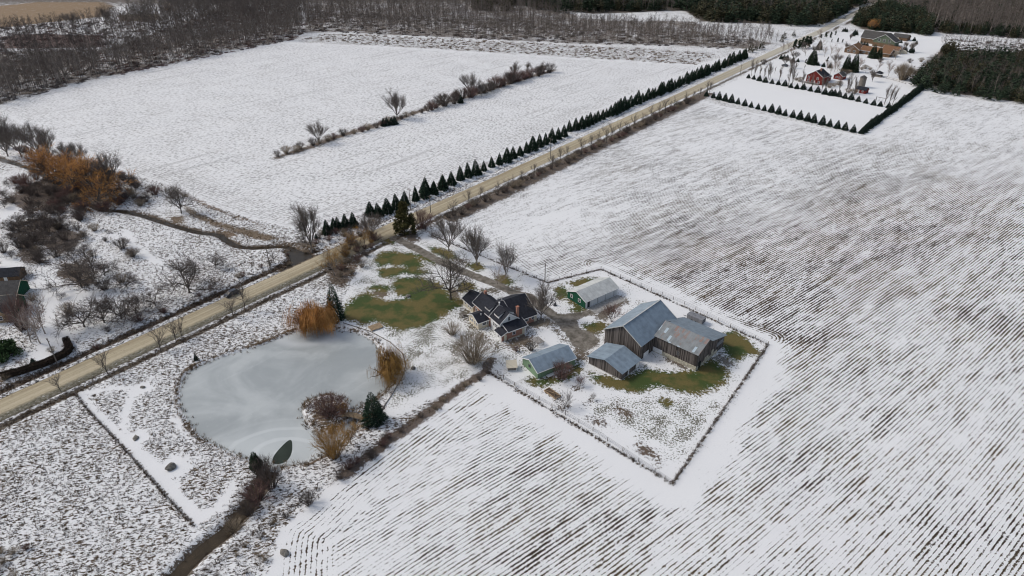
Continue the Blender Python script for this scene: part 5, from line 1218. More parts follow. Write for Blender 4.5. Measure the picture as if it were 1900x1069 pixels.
putpx('golden_bare', 621, 512, 453, 'golden twigged bare tree at the roadside above the willow', name=B_, var=0)
putpx('golden_bare', 640, 478, 440, 'smaller yellowish tree leaning over the road by the culvert', name=B_, var=1)
putpx('maple', 689, 441, 390, 'grey bare tree at the roadside left of the driveway mouth', name=B_, var=0)
for (bx, by, ty, l) in ((298, 650, 600, 'forked bare sapling on the lower road verge above the pond'), (327, 633, 590, 'leaning slim sapling on the lower road verge'), (200, 693, 645, 'bare sapling overhanging the road near the left hedge'), (434, 588, 547, 'short forked tree just below the dark car'),
    (456, 577, 520, 'dark bare tree on the verge right of the dark car'), (337, 624, 584, 'thin pale sapling beside the leaning slim one'), (113, 726, 690, 'pale bare sapling leaning over the road at lower left'), (175, 508, 450, 'leaning bare trunk in the brush of the upper left meadow'), (52, 536, 497, 'small bare tree above the edge houses'),
    (508, 488, 458, 'thin sapling beside the creek utility pole'), (655, 452, 415, 'sapling in the roadside thicket by the green lawn'), (562, 440, 412, 'bare sapling on the creek bank left of the elm')):
    putpx('slender', bx, by, ty, l, name='sapling')
for (bx, by, ty, kk, l) in ((337, 396, 336, 'spreading', 'spreading bare tree on the creek bank below the left field'), (352, 543, 478, 'apple', 'largest dark round bare tree in the meadow above the road'), (157, 607, 556, 'apple', 'dark twiggy tree nearest the leaning pole in the meadow'), (194, 599, 552, 'apple', 'narrow dark bare tree second in the meadow row'),
    (226, 592, 545, 'apple', 'broad twiggy tree in the middle of the meadow row'), (253, 583, 548, 'apple', 'small twiggy tree right of the middle of the meadow row'), (288, 567, 526, 'apple', 'last twiggy tree of the meadow row nearest the road'), (236, 533, 497, 'apple', 'low flat topped twiggy tree in the open meadow'),
    (401, 496, 468, 'apple', 'small grey round tree right of the largest dark one'), (152, 533, 470, 'apple', 'big tangled dark tree in front of the meadow thicket'), (195, 512, 480, 'apple', 'faint grey small tree beside the leaning trunk')):
    putpx(kk, bx, by, ty, l, name=B_, wide=1.15 if kk == 'apple' else 1)
for (bx, by, ty, l) in ((58, 636, 575, 'pale leaning birch nearest the timber porch house'), (75, 638, 560, 'tall double birch beside the garage at far left'), (84, 620, 545, 'grey feathery birch behind the leaning utility pole'), (46, 684, 660, 'small bare birch above the brown hedge at far left')):
    putpx('birch', bx, by, ty, l, name='birch_tree')
putpx('willow', 583, 610, 543, 'golden orange weeping willow on the top shore of the pond', name='willow_tree', var=0, cat='willow', wide=.95)
putpx('willow_small', 726, 702, 643, 'slim golden willow on the east shore of the pond', name='willow_tree', cat='willow', wide=.75)
for (bx, by, ty, v, l) in ((100, 340, 262, 0, 'orange willow crown at the left end of the creek group'), (135, 350, 278, 1, 'broad orange willow in the middle of the creek group'), (182, 372, 282, 0, 'orange willow at the right end of the creek group')):
    putpx('orange_tree', bx, by, ty, l, name='willow_tree', cat='willow', var=v, wide=.95)
for (bx, by, ty, l) in ((205, 370, 277, 'tall bare tree leaning right beside the orange willows'), (15, 290, 208, 'bare grey tree at the left edge above the creek'), (40, 292, 222, 'thin bare tree second from the left edge above the creek'), (72, 290, 220, 'broad grey bare tree behind the orange willows'), (92, 300, 238, 'bare grey tree just left of the tallest willow'), (128, 300, 258, 'bare tree showing over the middle willow'), (150, 305, 262, 'small bare tree between willows and field')):
    putpx('maple', bx, by, ty, l, name=B_)
putpx('big_spruce', 623, 592, 524, 'dark narrow spruce right of the golden willow', name='spruce_tree', cat='spruce', var=0, wide=.62)
putpx('big_spruce', 694, 781, 727, 'broad dark green spruce at the end of the footbridge', name='spruce_tree', cat='spruce', var=1, wide=.95)
putpx('tall_pine', 476, 868, 838, 'dark green fir above the pond outlet', name='spruce_tree', cat='spruce', wide=.8)
putpx('cedar', 751, 432, 372, 'olive green cedar at the mouth of the driveway', name='cedar_tree', cat='cedar', var=0, wide=1.1)
putpx('cedar', 768, 436, 412, 'short golden green cedar beside the roadside cedar', name='cedar_tree', cat='cedar', var=1)
S = dict(name='shrub', cat='shrub')
putpx('brush_red', 783, 424, 391, 'reddish brown tangled shrub right of the roadside cedar', wide=.9, **S)
putpx('red_dome', 611, 770, 738, 'reddish dome shaped shrub on the pond island', **S)
putpx('gold_bush', 637, 768, 748, 'golden clump at the island end of the footbridge', wide=.6, **S)
putpx('gold_bush', 620, 848, 796, 'golden willow bush leaning over the lower right shore', wide=.65, **S)
putpx('golden_bare', 652, 824, 778, 'bare golden tree on the bank beside the footbridge', name=B_)
putpx('gold_bush', 722, 701, 668, 'orange shrub at the foot of the east shore willow', wide=.6, **S)
putpx('gold_bush', 682, 782, 770, 'orange brush at the bank end of the footbridge', wide=.9, **S)
putpx('round_bush', 878, 671, 619, 'large round brown bush on the lawn below the farmhouse', **S)
putpx('brush_tan', 839, 621, 599, 'small grey shrub on the lawn left of the round bush', **S)
putpx('brush_brown', 489, 880, 846, 'brown bush right of the dark fir at the pond outlet', wide=.8, **S)
putpx('brush_brown', 504, 905, 868, 'tall brown brush on the right bank of the outlet', wide=.7, **S)
putpx('brush_red', 478, 925, 893, 'tangled brown brush hanging over the outlet ditch', **S)
putpx('brush_brown', 462, 950, 925, 'low brush on the outlet ditch bank below the tangled one', wide=.8, **S)
putpx('brush_tan', 432, 978, 960, 'pale grassy brush beside the lower outlet ditch', **S)
putpx('brush_brown', 573, 935, 915, 'dark low bush beside the wire fence by the planted rows', **S)
putpx('dark_multi', 1076, 716, 696, 'twisted little tree right of the green shed', name=B_)
putpx('yard_small', 1046, 756, 726, 'small bare double tree beside the garden bed', name=B_)
putpx('yard_small', 1100, 742, 728, 'dead twisted stump tree in the barn paddock', name=B_, wide=.7)
putpx('brush_red', 1042, 702, 676, 'reddish bush against the green shed side', **S)
putpx('brush_brown', 985, 650, 632, 'dark shrub beside the slatted pergola', wide=.8, **S)
putpx('yard_small', 1036, 688, 664, 'bare climbing shrub over the green shed roof edge', name=B_)
putpx('brush_red', 958, 652, 642, 'small reddish shrub near the farmhouse back door', wide=.6, **S)
putpx('low_evergreen', 10, 660, 640, 'low snow dusted green shrub at the left edge', **S)
putpx('brush_red', 45, 612, 548, 'tall reddish cone shaped shrub beside the timber porch house', wide=.45, **S)
putpx('small_spruce', 63, 676, 664, 'tiny brown topped evergreen near the leaning pole', name='spruce_tree', cat='spruce')
putpx('small_spruce', 364, 668, 654, 'tiny dark conifer on the upper pond shore', name='spruce_tree', cat='spruce', wide=.6)
for (bx, by, ty) in ((150, 478, 430), (120, 500, 445), (175, 430, 400)): pass
# thickets of brush in the upper left meadow
def brush_row(pts, kinds, hlo, hhi, label, group, jit=2.0, wide=1.0):
    tone = {'brush_brown': 'dark brown', 'brush_red': 'reddish brown', 'brush_tan': 'pale tan', 'gold_bush': 'golden', 'apple': 'taller grey tree-like'}
    words = ' '.join(w for w in label.split() if w not in ('brown', 'dark', 'reddish'))
    if words.startswith('shrub in the hedge'): words = 'dense '+words
    lab = label
    for (x, y) in pts:
        k_ = random.choice(kinds); label = tone[k_]+' '+words if len(set(kinds)) > 1 else lab
        put(k_, x+random.uniform(-jit, jit), y+random.uniform(-jit, jit), random.uniform(hlo, hhi), label, group, 'bush' if k_ == 'apple' else 'shrub', 'shrub', wide=wide*random.uniform(.85, 1.25))
def along(px, step):
    P = [G(*q) for q in px]; out = []
    for a, b in zip(P[:-1], P[1:]):
        n = max(1, int((b-a).length/step)); out += [((a+(b-a)*k/n).x, (a+(b-a)*k/n).y) for k in range(n)]
    return out
def scatter(px, n, mind=1.5):
    P = gpoly(px); lo, hi = P.min(0), P.max(0); out = []; tries = 0
    while len(out) < n and tries < n*60:
        tries += 1; x, y = random.uniform(lo[0], hi[0]), random.uniform(lo[1], hi[1])
        if inside(np.array([x]), np.array([y]), P)[0] and all((x-a)**2+(y-b)**2 > mind*mind for a, b in out[-60:]): out.append((x, y))
    return out
brush_row(scatter([(5, 440), (55, 400), (110, 395), (150, 440), (165, 470), (120, 480), (90, 500), (60, 500), (10, 500)], 27, 3.2), ['brush_brown', 'apple', 'apple'], 3.0, 5.2, 'dark brown bush in the thicket above the edge houses', 'thicket bushes above the edge houses')
brush_row(scatter([(0, 400), (0, 330), (90, 330), (180, 395), (120, 420), (60, 400)], 32, 3), ['brush_brown', 'brush_red', 'apple'], 2.8, 4.6, 'brown bush along the creek under the orange willows', 'creekside bushes under the willows')
brush_row(scatter([(90, 350), (200, 385), (290, 400), (300, 380), (225, 330), (160, 350)], 20, 3.0), ['brush_brown', 'brush_red', 'brush_tan'], 2.0, 3.6, 'low brush between the willows and the creekside tree', 'low brush right of the willows')
brush_row(along([(0, 270), (60, 285), (120, 300), (220, 330), (300, 372)], 6.0), ['brush_brown', 'brush_red'], 2.2, 4.0, 'brown bush on the lower edge of the smooth left field', 'bushes edging the smooth left field')
brush_row(along([(515, 292), (560, 276), (620, 258), (700, 237), (800, 203)], 4.6), ['brush_brown', 'brush_red', 'brush_tan'], 2.4, 4.6, 'brown shrub in the hedgerow across the left field', 'hedgerow shrubs across the left field', 1.5)
brush_row(along([(800, 203), (870, 180), (940, 156), (1025, 132)], 4.2), ['brush_brown', 'brush_brown', 'brush_red'], 4.5, 8.0, 'tall brown shrub at the far end of the field hedgerow', 'tall hedgerow shrubs across the left field', 2.5)
for (bx, by, ty, l) in ((592, 266, 221, 'bare tree at the near end of the field hedgerow'), (737, 220, 158, 'tall lone bare tree halfway along the field hedgerow'), (873, 177, 130, 'upright bare tree beyond the middle of the field hedgerow'), (893, 178, 150, 'small bare tree right of the upright hedgerow tree'), (955, 142, 111, 'bare round tree near the far end of the hedgerow'), (980, 132, 112, 'thin bare tree at the far end of the hedgerow'), (1003, 140, 112, 'last bare tree of the hedgerow')):
    putpx('maple', bx, by, ty, l, name=B_)
for (bx, by) in ((712, 234), (718, 233), (727, 232), (733, 231), (855, 191)): putpx('small_spruce', bx, by, by-15, 'small dark spruce tucked under the lone hedgerow tree', group='small spruces in the hedgerow', name='spruce_tree', cat='spruce')
# roadside hedge on the field side of the road
pts = [road_xy(s, 167.8) for s in np.arange(176, 400, 3.7)]
brush_row(pts, ['brush_brown', 'brush_red', 'brush_tan', 'brush_brown'], 1.8, 3.4, 'brown shrub in the strip between the road and the planted field', 'roadside shrubs by the planted field', 1.3)
pts = [road_xy(s+random.uniform(-3, 3), 168+random.uniform(-2, 2.5)) for s in np.arange(182, 425, 7.5)]
for (x, y) in pts: put('slender', x, y, random.uniform(5.5, 9.5), 'slim bare tree in the strip between the road and the planted field', 'roadside saplings by the planted field', 'sapling')
pts = scatter(Z5([(480, 420), (700, 360), (690, 450), (560, 640), (470, 700), (380, 690), (340, 620), (420, 560)]), 26, 2.2)
brush_row(pts, ['brush_brown', 'brush_tan', 'brush_red', 'gold_bush'], 1.6, 3.2, 'brush in the roadside thicket between road and green lawn', 'thicket brush beside the green lawn')
for (x, y) in scatter(Z5([(520, 360), (690, 300), (690, 400), (560, 520), (500, 480)]), 8, 3): put('golden_bare', x, y, random.uniform(4.5, 7), 'bare young tree in the roadside thicket by the green lawn', 'young trees in the lawn thicket', 'sapling')
brush_row(scatter(Z5([(270, 400), (520, 320), (560, 340), (380, 420), (290, 440)]), 14, 2.5), ['brush_red', 'brush_brown', 'brush_tan'], 1.4, 2.6, 'low brown brush below the five young spruces near the culvert', 'brush under the culvert spruces')
brush_row(along([(905, 694), (865, 716), (780, 778), (720, 822)], 3.6), ['brush_brown', 'brush_tan'], 0.9, 1.7, 'thin brush in the hedge between lawn and planted rows', 'upper hedge brush by the planted rows', .9)
brush_row(along([(730, 812), (690, 840), (640, 882), (625, 890)], 2.0), ['brush_red', 'brush_red', 'brush_brown'], 1.4, 2.5, 'dense reddish shrub in the hedge below the footbridge', 'reddish hedge shrubs below the footbridge', 1.4)
brush_row(scatter([(380, 1060), (420, 1030), (520, 960), (560, 935), (520, 985), (500, 1060)], 22, 3.0), ['brush_tan', 'brush_brown'], .7, 1.3, 'low scrub in the strip between outlet fence and planted rows', 'scrub strip beside the outlet fence')
brush_row(scatter([(0, 1069), (0, 1010), (40, 1020), (30, 1069)], 7, 2.0), ['brush_red', 'brush_tan'], 1.0, 1.8, 'reddish scrub at the lower left corner of the meadow', 'scrub in the lower left corner')
# clipped brown hedge at far left
hp_ = [G(*q) for q in ((4, 702), (40, 693), (90, 676), (122, 660), (131, 650), (124, 634))]
hg = empty('clipped_hedge', (hp_[0].x, hp_[0].y, 0)); tag(hg, 'long clipped brown hedge curving along the road at far left', 'hedge')
g = np.random.default_rng(3); Cc, Nn_ = [], []
for a, b in zip(hp_[:-1], hp_[1:]):
    d = (b-a).normalized(); n_ = Vector((-d.y, d.x, 0))
    for k in range(int((b-a).length*420)):
        t_ = g.uniform(0, 1); s_ = g.uniform(-.8, .8); z_ = g.uniform(0, 1.7)
        if abs(s_) < .6 and z_ < 1.45: s_ = math.copysign(.78, s_) if g.uniform() < .5 else s_; z_ = z_ if abs(s_) > .7 else 1.6
        p = a+(b-a)*t_+n_*s_-hp_[0]; Cc.append((p.x, p.y, z_)); Nn_.append(unit(np.array([n_.x*s_, n_.y*s_, .6+g.normal(0, .3)])))
V, Fc = leaf_tris(np.array(Cc), np.array(Nn_), .16, g, 1.3); o = bpy.data.objects.new('foliage', data_of('foliage', V, Fc, M['hedge_brown'])); col.objects.link(o); o.parent = hg
m = MB()
for a, b in zip(hp_[:-1], hp_[1:]): m.bar(a-hp_[0]+Vector((0, 0, .7)), b-hp_[0]+Vector((0, 0, .7)), 1.25, 1.4)
m.build('inner_twigs', M['hedge_brown'], hg)

# ------------------------------------------------------------------ planted spruces
for i, (a, b, t_) in enumerate(((265, 410, 370), (345, 372, 265), (397, 345, 252), (425, 337, 245), (480, 322, 220), (540, 318, 210))):
    p0 = z5(a, b); putpx('spruce', p0[0], p0[1], z5(0, t_)[1], 'young dark spruce in the group beside the tall elm', group='young spruces beside the elm', name='spruce_tree', cat='spruce')
base = [(665, 235), (722, 242), (790, 215), (855, 185), (915, 157), (995, 127), (1065, 105), (1130, 75), (1195, 42)]
for (a, b) in base:
    p0 = z5(a, b); p = G(*p0); put('spruce', p.x, p.y, random.uniform(5.6, 6.9), 'dark spruce in the near end of the long roadside row', 'near spruces of the long roadside row', 'spruce_tree', 'spruce', wide=random.uniform(.8, 1.2), lean=(random.gauss(0, .025), random.gauss(0, .025)))
row2 = [(563, 1062), (613, 1060), (660, 1035), (708, 1015), (755, 990), (800, 975), (842, 960), (885, 940), (928, 920), (970, 905), (1010, 890), (1045, 870), (1085, 855), (1120, 840), (1153, 825), (1190, 808), (1223, 795), (1258, 780), (1292, 765), (1325, 750), (1355, 722), (1390, 715), (1422, 705)]
last = None
for (a, b) in row2:
    p = G(600+a*.33684, b*.33684); put('spruce', p.x, p.y, random.uniform(4.9, 7.3), 'dark spruce in the middle of the long roadside row', 'middle spruces of the long roadside row', 'spruce_tree', 'spruce', wide=random.uniform(.8, 1.2), lean=(random.gauss(0, .025), random.gauss(0, .025))); last = road_sl(p.x, p.y)
e = G(1388, 104); se, Le = road_sl(e.x, e.y); s = last[0]+4.6
while s < se:
    f_ = (s-last[0])/(se-last[0]); L0 = last[1]*(1-f_)+Le*f_; x, y = road_xy(s, L0+random.uniform(-.7, .7)); h_ = random.uniform(4.8, 8.2); put('spruce', x, y, h_, ('tall' if h_ > 6.5 else 'shorter')+' dark spruce in the far dense end of the long roadside row', 'far spruces of the long roadside row', 'spruce_tree', 'spruce'); s += random.uniform(3.6, 5.0)
for (a, b) in [(48, 672), (105, 687), (152, 700), (205, 712), (257, 724), (312, 737), (368, 752), (422, 765), (480, 780), (532, 793), (592, 805), (652, 820), (707, 835), (770, 850), (830, 865), (893, 880), (948, 893), (1018, 912), (1080, 925), (1145, 942), (1210, 955), (1278, 972)]:
    p = G(*ZR([(a, b)])[0]); put('small_spruce', p.x, p.y, random.uniform(3.6, 5.4), 'small spruce in the evenly spaced row along the snowy lot', 'evenly spaced small spruces', 'spruce_tree', 'spruce')
for (x, y) in along(ZR([(1345, 985), (1400, 945), (1600, 800), (1750, 690), (1890, 580)]), 2.9): put('small_spruce', x+random.uniform(-.5, .5), y+random.uniform(-.5, .5), random.uniform(3.4, 4.8), 'dark spruce in the dense row up the right side of the snowy lot', 'dense spruce row right of the lot', 'spruce_tree', 'spruce', wide=1.15)
for (a, b) in [(400, 520), (445, 530), (492, 543), (540, 555), (598, 565), (650, 575), (705, 585), (755, 600), (805, 610), (860, 615), (920, 630), (980, 640), (1040, 655), (1090, 665), (1120, 668), (1160, 675), (1210, 690), (1260, 700), (1320, 715), (1385, 730), (1450, 745), (1505, 755), (1575, 770)]:
    p = G(*ZR([(a, b)])[0]); put('small_spruce', p.x, p.y, random.uniform(2.6, 4.4), 'little spruce in the row below the red house', 'little spruces below the red house', 'spruce_tree', 'spruce', wide=1.2)
for (a, b, t_) in [(425, 500, 350), (450, 512, 355), (495, 522, 400), (528, 532, 400), (565, 532, 360), (580, 536, 380), (655, 562, 400), (735, 592, 335), (765, 596, 355), (850, 602, 440), (930, 622, 470), (1015, 637, 470), (1040, 640, 500), (1160, 645, 480), (1218, 652, 465), (1235, 655, 480), (1285, 682, 490), (1540, 742, 555), (1575, 752, 560), (1608, 748, 580), (620, 480, 420), (870, 450, 400)]:
    q = ZR([(a, b)])[0]; putpx('poplar', q[0], q[1], 30+t_*.22105, 'tall bare poplar among the little spruces below the red house', group='bare poplars below the red house', name=B_, wide=.85)
for (a, b, t_, k, l, w) in [(935, 405, 278, 'tall_pine', 'broad pine standing between the road and the brown bungalow', 1), (992, 282, 200, 'tall_pine', 'dark pine beside the far bungalow drive', .9), (1440, 352, 232, 'tall_pine', 'left of the two dark pines in front of the bungalow', .8), (1493, 358, 255, 'tall_pine', 'right of the two dark pines in front of the bungalow', .8),
    (1215, 465, 320, 'tall_pine', 'left spruce of the pair between bungalow and red house', .75), (1282, 468, 308, 'tall_pine', 'right spruce of the pair between bungalow and red house', .75), (1245, 300, 240, 'cedar', 'brown cedar left of the bungalow roof', 1.2), (1530, 250, 200, 'cedar', 'rusty shrub in front of the sage green house', 1.2)]:
    q = ZR([(a, b)])[0]; putpx(k, q[0], q[1], 30+t_*.22105, l, name='pine_tree', cat='pine', wide=w)
for (a, b, t_) in [(790, 272, 190), (820, 275, 195), (850, 272, 175), (880, 268, 165), (905, 265, 168), (1010, 185, 150), (1050, 180, 130), (1090, 182, 130), (1130, 160, 120), (1100, 215, 190), (1150, 218, 180), (1190, 222, 190)]:
    q = ZR([(a, b)])[0]; putpx('grove_pine', q[0], q[1], 30+t_*.22105, 'dark evergreen in the clumps lining the far road edge', group='evergreens on the far road edge', name='pine_tree', cat='pine', wide=.8)
for (a, b) in [(1195, 130), (1210, 128), (1225, 133), (1290, 155), (1305, 158), (1285, 168), (1320, 240), (1345, 245), (1370, 250), (1395, 250), (1640, 285), (1700, 300), (1720, 300), (1760, 300), (1770, 310), (1785, 300), (1600, 200), (1720, 200), (1790, 210), (1810, 235), (1680, 225), (700, 355), (725, 368), (775, 380), (815, 385), (675, 360), (985, 415), (1030, 425), (1085, 435)]:
    p = G(*ZR([(a, b)])[0]); put('small_spruce', p.x, p.y, random.uniform(2.8, 4.6), 'little spruce dotted on the snow between the far houses', 'little spruces between the far houses', 'spruce_tree', 'spruce', wide=1.1)
q = ZR([(1690, 535)])[0]; putpx('beige_bush', q[0], q[1], 30+398*.22105, 'pale beige weeping bush beside the dark pine grove', **S)
for (a, b) in [(1380, 440), (1420, 450), (1350, 450), (1180, 470), (1240, 480), (1080, 600), (1120, 590), (1240, 640), (1290, 650), (830, 550), (800, 540), (1160, 580), (1560, 270), (1620, 290), (1660, 270)]:
    p = G(*ZR([(a, b)])[0]); put('brush_tan', p.x, p.y, random.uniform(1.8, 3.4), 'garden shrub scattered around the far houses', 'garden shrubs around the far houses', 'shrub', 'shrub', wide=1.3)

pts = scatter([(1400, 128), (1500, 75), (1560, 66), (1700, 90), (1770, 110), (1690, 160), (1560, 150)], 34, 9)
for k, (x, y) in enumerate(pts):
    if k % 3 == 0: put('birch', x, y, random.uniform(7, 12), 'bare garden tree scattered between the far houses', 'bare garden trees by the far houses', 'bare_tree')
    elif k % 3 == 1: put('maple', x, y, random.uniform(6, 10), 'bare garden tree scattered between the far houses', 'bare garden trees by the far houses', 'bare_tree')
    else: put(random.choice(['brush_brown', 'brush_tan', 'grove_olive']), x, y, random.uniform(2, 4.5), 'garden shrub scattered around the far houses', 'garden shrubs around the far houses', 'shrub', 'shrub')
for (a, b, h) in [(1120, 470, 9), (1150, 462, 8), (1060, 460, 9), (1330, 455, 9), (1480, 470, 8), (1090, 330, 10), (1140, 350, 10), (1040, 340, 9), (690, 300, 8), (740, 290, 8), (1560, 300, 7), (1350, 300, 7)]:
    p = G(*ZR([(a, b)])[0]); put('birch', p.x, p.y, h, 'bare garden tree scattered between the far houses', 'bare garden trees by the far houses', 'bare_tree')

brush_row(scatter([(0, 430), (100, 395), (220, 420), (290, 470), (250, 560), (130, 590), (60, 560), (0, 500)], 34, 4.5), ['apple', 'brush_brown', 'brush_tan'], 1.6, 4.2, 'bush in the open scrub of the upper left meadow', 'open scrub of the upper left meadow')
brush_row(scatter([(0, 380), (60, 330), (150, 350), (250, 400), (200, 440), (80, 420)], 22, 3.5), ['apple', 'brush_red', 'brush_tan'], 2.0, 5.0, 'brown bush in the creekside scrub below the willows', 'scrub below the willows')
brush_row([road_xy(s_, 189.5+random.uniform(-1.5, 3.5)) for s_ in np.arange(30, 125, 4.5)], ['brush_tan', 'brush_brown', 'brush_red'], .8, 2.2, 'brown bush on the meadow side verge of the road', 'verge bushes on the meadow side')
for (x, y) in scatter([(230, 320), (330, 370), (300, 400), (210, 370)], 9, 4): put('apple', x, y, random.uniform(3.5, 6), 'dark bare small tree between the orange willows and the creekside tree', 'small trees right of the willows', 'bare_tree')

# ------------------------------------------------------------------ woods: nearest trees as things, the rest as one mass of each kind
def forest_proto(seed, H, W, n_br, n_tw, tw, r0, pale=False):
    g = np.random.default_rng(seed); S_0, R_0, E_0, R_1 = [], [], [], []
    bend = g.normal(0, .04, 2)*H; mid = np.array([bend[0], bend[1], H*.5]); top = np.array([bend[0]*1.5, bend[1]*1.5, H*.96])
    S_0 += [np.zeros(3), mid]; R_0 += [r0, r0*.65]; E_0 += [mid, top]; R_1 += [r0*.65, r0*.15]
    V0, F0 = tri_tubes(S_0, R_0, E_0, R_1, 3)
    S, E_, w = [], [], []
    for i in range(n_br):
        t = g.uniform(.32, .95); p = mid*t/.5 if t < .5 else mid+(top-mid)*(t-.5)/.5; az = g.uniform(0, 6.28); ln = W*.5*(1.15-t*.8)*g.uniform(.6, 1.1)
        e = p+np.array([math.cos(az)*ln, math.sin(az)*ln, ln*g.uniform(.7, 1.4)]); S.append(p); E_.append(e); w.append(tw*1.6)
        for j in range(n_tw):
            q = p+(e-p)*g.uniform(.25, 1); d = unit(e-p+g.normal(0, .7, 3)*ln); S.append(q); E_.append(q+d*ln*g.uniform(.3, .6)+np.array([0, 0, .3])); w.append(tw)
    S, E_, w = np.array(S), np.array(E_), np.array(w)[:, None]; d = E_-S; s = np.cross(d, g.normal(0, 1, d.shape)); s /= np.linalg.norm(s, axis=1, keepdims=True)+1e-9
    V1 = np.stack([S-s*w, S+s*w, E_], 1).reshape(-1, 3); F1 = np.arange(len(V1)).reshape(-1, 3)
    F0t = np.vstack([F0[:, [0, 1, 2]], F0[:, [0, 2, 3]]]); return np.vstack([V0, V1]), np.vstack([F0t, F1+len(V0)]), len(F0t)
FW = [forest_proto(300+s, 15, 6.5, 16, 7, .06, .15) for s in range(5)]
FP = [forest_proto(320+s, 16, 5.0, 13, 5, .05, .19) for s in range(3)]
def fmesh(nm, V, Fc, nt, m0, m1):
    o = mesh_obj(nm, V, Fc, [m0, m1], mi=np.where(np.arange(len(Fc)) < nt, 0, 1)); d = o.data; bpy.data.objects.remove(o); return d
FWM = [[fmesh('bare_tree', *p, M['bark_grey'], M[tw]) for p in FW] for tw in ('twig', 'twig_dark')]; FPM = [fmesh('pale_tree', *p, M['bark_pale'], M['twig']) for p in FP]
def conif_proto(seed, H, W, n, blade):
    g = np.random.default_rng(seed); t = 1-np.sqrt(g.uniform(0, 1, n)); t = .06+.94*t; az = g.uniform(0, 6.28, n); R = W/2*(1-t)**.75*(1+.2*np.sin(3*az+seed))*g.uniform(.5, 1.05, n)
    C = np.stack([np.cos(az)*R, np.sin(az)*R, t*H], 1); N = np.stack([np.cos(az)*.8+g.normal(0, .5, n), np.sin(az)*.8+g.normal(0, .5, n), -.1+g.normal(0, .3, n)+t*.8], 1); N /= np.linalg.norm(N, axis=1, keepdims=True); return leaf_tris(C, N, blade*g.uniform(.6, 1.2, n)*(1-.4*t), g, 1.6)
FC = [conif_proto(340+s, 11, 5.6, 190, 1.0) for s in range(4)]
FCM = [[data_of('conifer_tree', *p, M[k]) for p in FC] for k in ('pine', 'pine_olive')]
def poisson(P, n, mind):
    P = np.asarray(P); lo, hi = P.min(0), P.max(0); pts = np.empty((0, 2)); r = np.random.default_rng(int(abs(P[0, 0])*10) % 9999)
    c = r.uniform(lo, hi, (n*4, 2)); c = c[inside(c[:, 0], c[:, 1], P)]
    keep = {}; out = []
    for x, y in c:
        k = (int(x//mind), int(y//mind))
        if k in keep: continue
        keep[k] = 1; out.append((x, y))
        if len(out) >= n: break
    return np.array(out)
def visible(p, pad=60):
    d = p[1]*math.cos(PITCH)+CAM_H*math.sin(PITCH); x = 950+F_PX*p[0]/d; return -pad < x < 1900+pad
bare, pale, coni = [], [], []                                   # x, y, h, wide, variant
def sow(dst, px, n, mind, hlo, hhi, wide=1.0, v=0, edge=None):
    for (x, y) in poisson(gpoly(px), n, mind):
        if visible((x, y)) and not (abs(road_sl(x, y)[1]-180) < 9):
            dst.append((x, y, random.uniform(hlo, hhi), wide*random.uniform(.8, 1.25), 1 if (dst is coni and random.random() < .38) else v))
WL = [(-60, 212), (0, 194), (140, 153), (330, 115), (440, 92), (560, 68), (560, 50), (430, 72), (320, 92), (200, 118), (0, 150), (-80, 165)]
sow(bare, WL, 760, 3.4, 13, 23, 1.1, 0)
sow(pale, WL, 130, 6, 14, 22, .9)
sow(bare, [(-80, 165), (0, 150), (200, 118), (320, 92), (430, 72), (560, 50), (560, 30), (430, 45), (300, 68), (330, 60), (250, 50), (180, 60), (0, 62), (-80, 80)], 620, 4.4, 8, 18, 1.2, 1)
sow(bare, [(200, 60), (330, 62), (560, 40), (560, 5), (400, 8), (300, 28), (240, 40)], 760, 4.4, 13, 24, 1.2, 0)
sow(bare, [(-60, 62), (110, 62), (240, 50), (215, 22), (130, 40), (0, 46), (-60, 50)], 260, 5, 6, 11, 1.4, 1)
sow(bare, [(-60, 110), (240, 80), (200, 60), (-60, 62)], 160, 5, 5, 8, 1.4, 1)
sow(bare, [(300, -12), (560, -14), (560, 5), (300, 20)], 300, 7, 13, 19, 1.4, 0)
sow(bare, [(560, 60), (640, 58), (700, 62), (830, 69), (960, 74), (1080, 80), (1240, 84), (1330, 88), (1330, 68), (1250, 55), (1080, 40), (940, 30), (700, 22), (560, 20)], 1700, 3.2, 8, 15, 1.1, 0)
sow(pale, [(560, 60), (640, 58), (700, 62), (830, 69), (960, 74), (1080, 80), (1240, 84), (1330, 88), (1330, 70), (1080, 44), (940, 34), (700, 26), (560, 20)], 240, 6, 11, 16, .9)
sow(bare, [(560, 20), (700, 22), (940, 30), (1040, 36), (1040, 16), (940, -4), (560, -14)], 800, 5.5, 12, 17, 1.3, 0)
sow(bare, [(1330, 88), (1400, 94), (1445, 78), (1420, 62), (1330, 56)], 120, 5, 8, 13, 1.2, 0)
sow(bare, [(1100, 60), (1290, 58), (1290, 46), (1120, 50)], 18, 8, 8, 12, 1.2, 1)
sow(coni, [(945, 10), (1040, 24), (1280, 20), (1296, 38), (1400, 44), (1505, 50), (1552, 36), (1600, 8), (1640, -12), (1250, -18), (940, -16)], 1000, 6.2, 8, 20, 1.35, 0)
sow(bare, [(1040, 22), (1280, 20), (1300, 0), (1050, -5)], 200, 6, 12, 21, 1.2, 0)
sow(bare, [(1300, 30), (1500, 44), (1580, 20), (1400, 10)], 60, 8, 12, 20, 1.1, 0)
sow(pale, [(1700, 20), (1990, 40), (1990, 0), (1720, -5)], 160, 8, 15, 22, .95)
sow(coni, [(1584, 46), (1625, 57), (1690, 62), (1722, 66), (1730, 52), (1700, 30), (1630, 12), (1604, 18)], 330, 4.6, 9, 14, 1.3, 0)
sow(bare, [(1630, 12), (1700, 30), (1730, 56), (1780, 64), (1900, 72), (1990, 78), (1990, -18), (1660, -18)], 1300, 5.4, 13, 24, 1.2, 0)
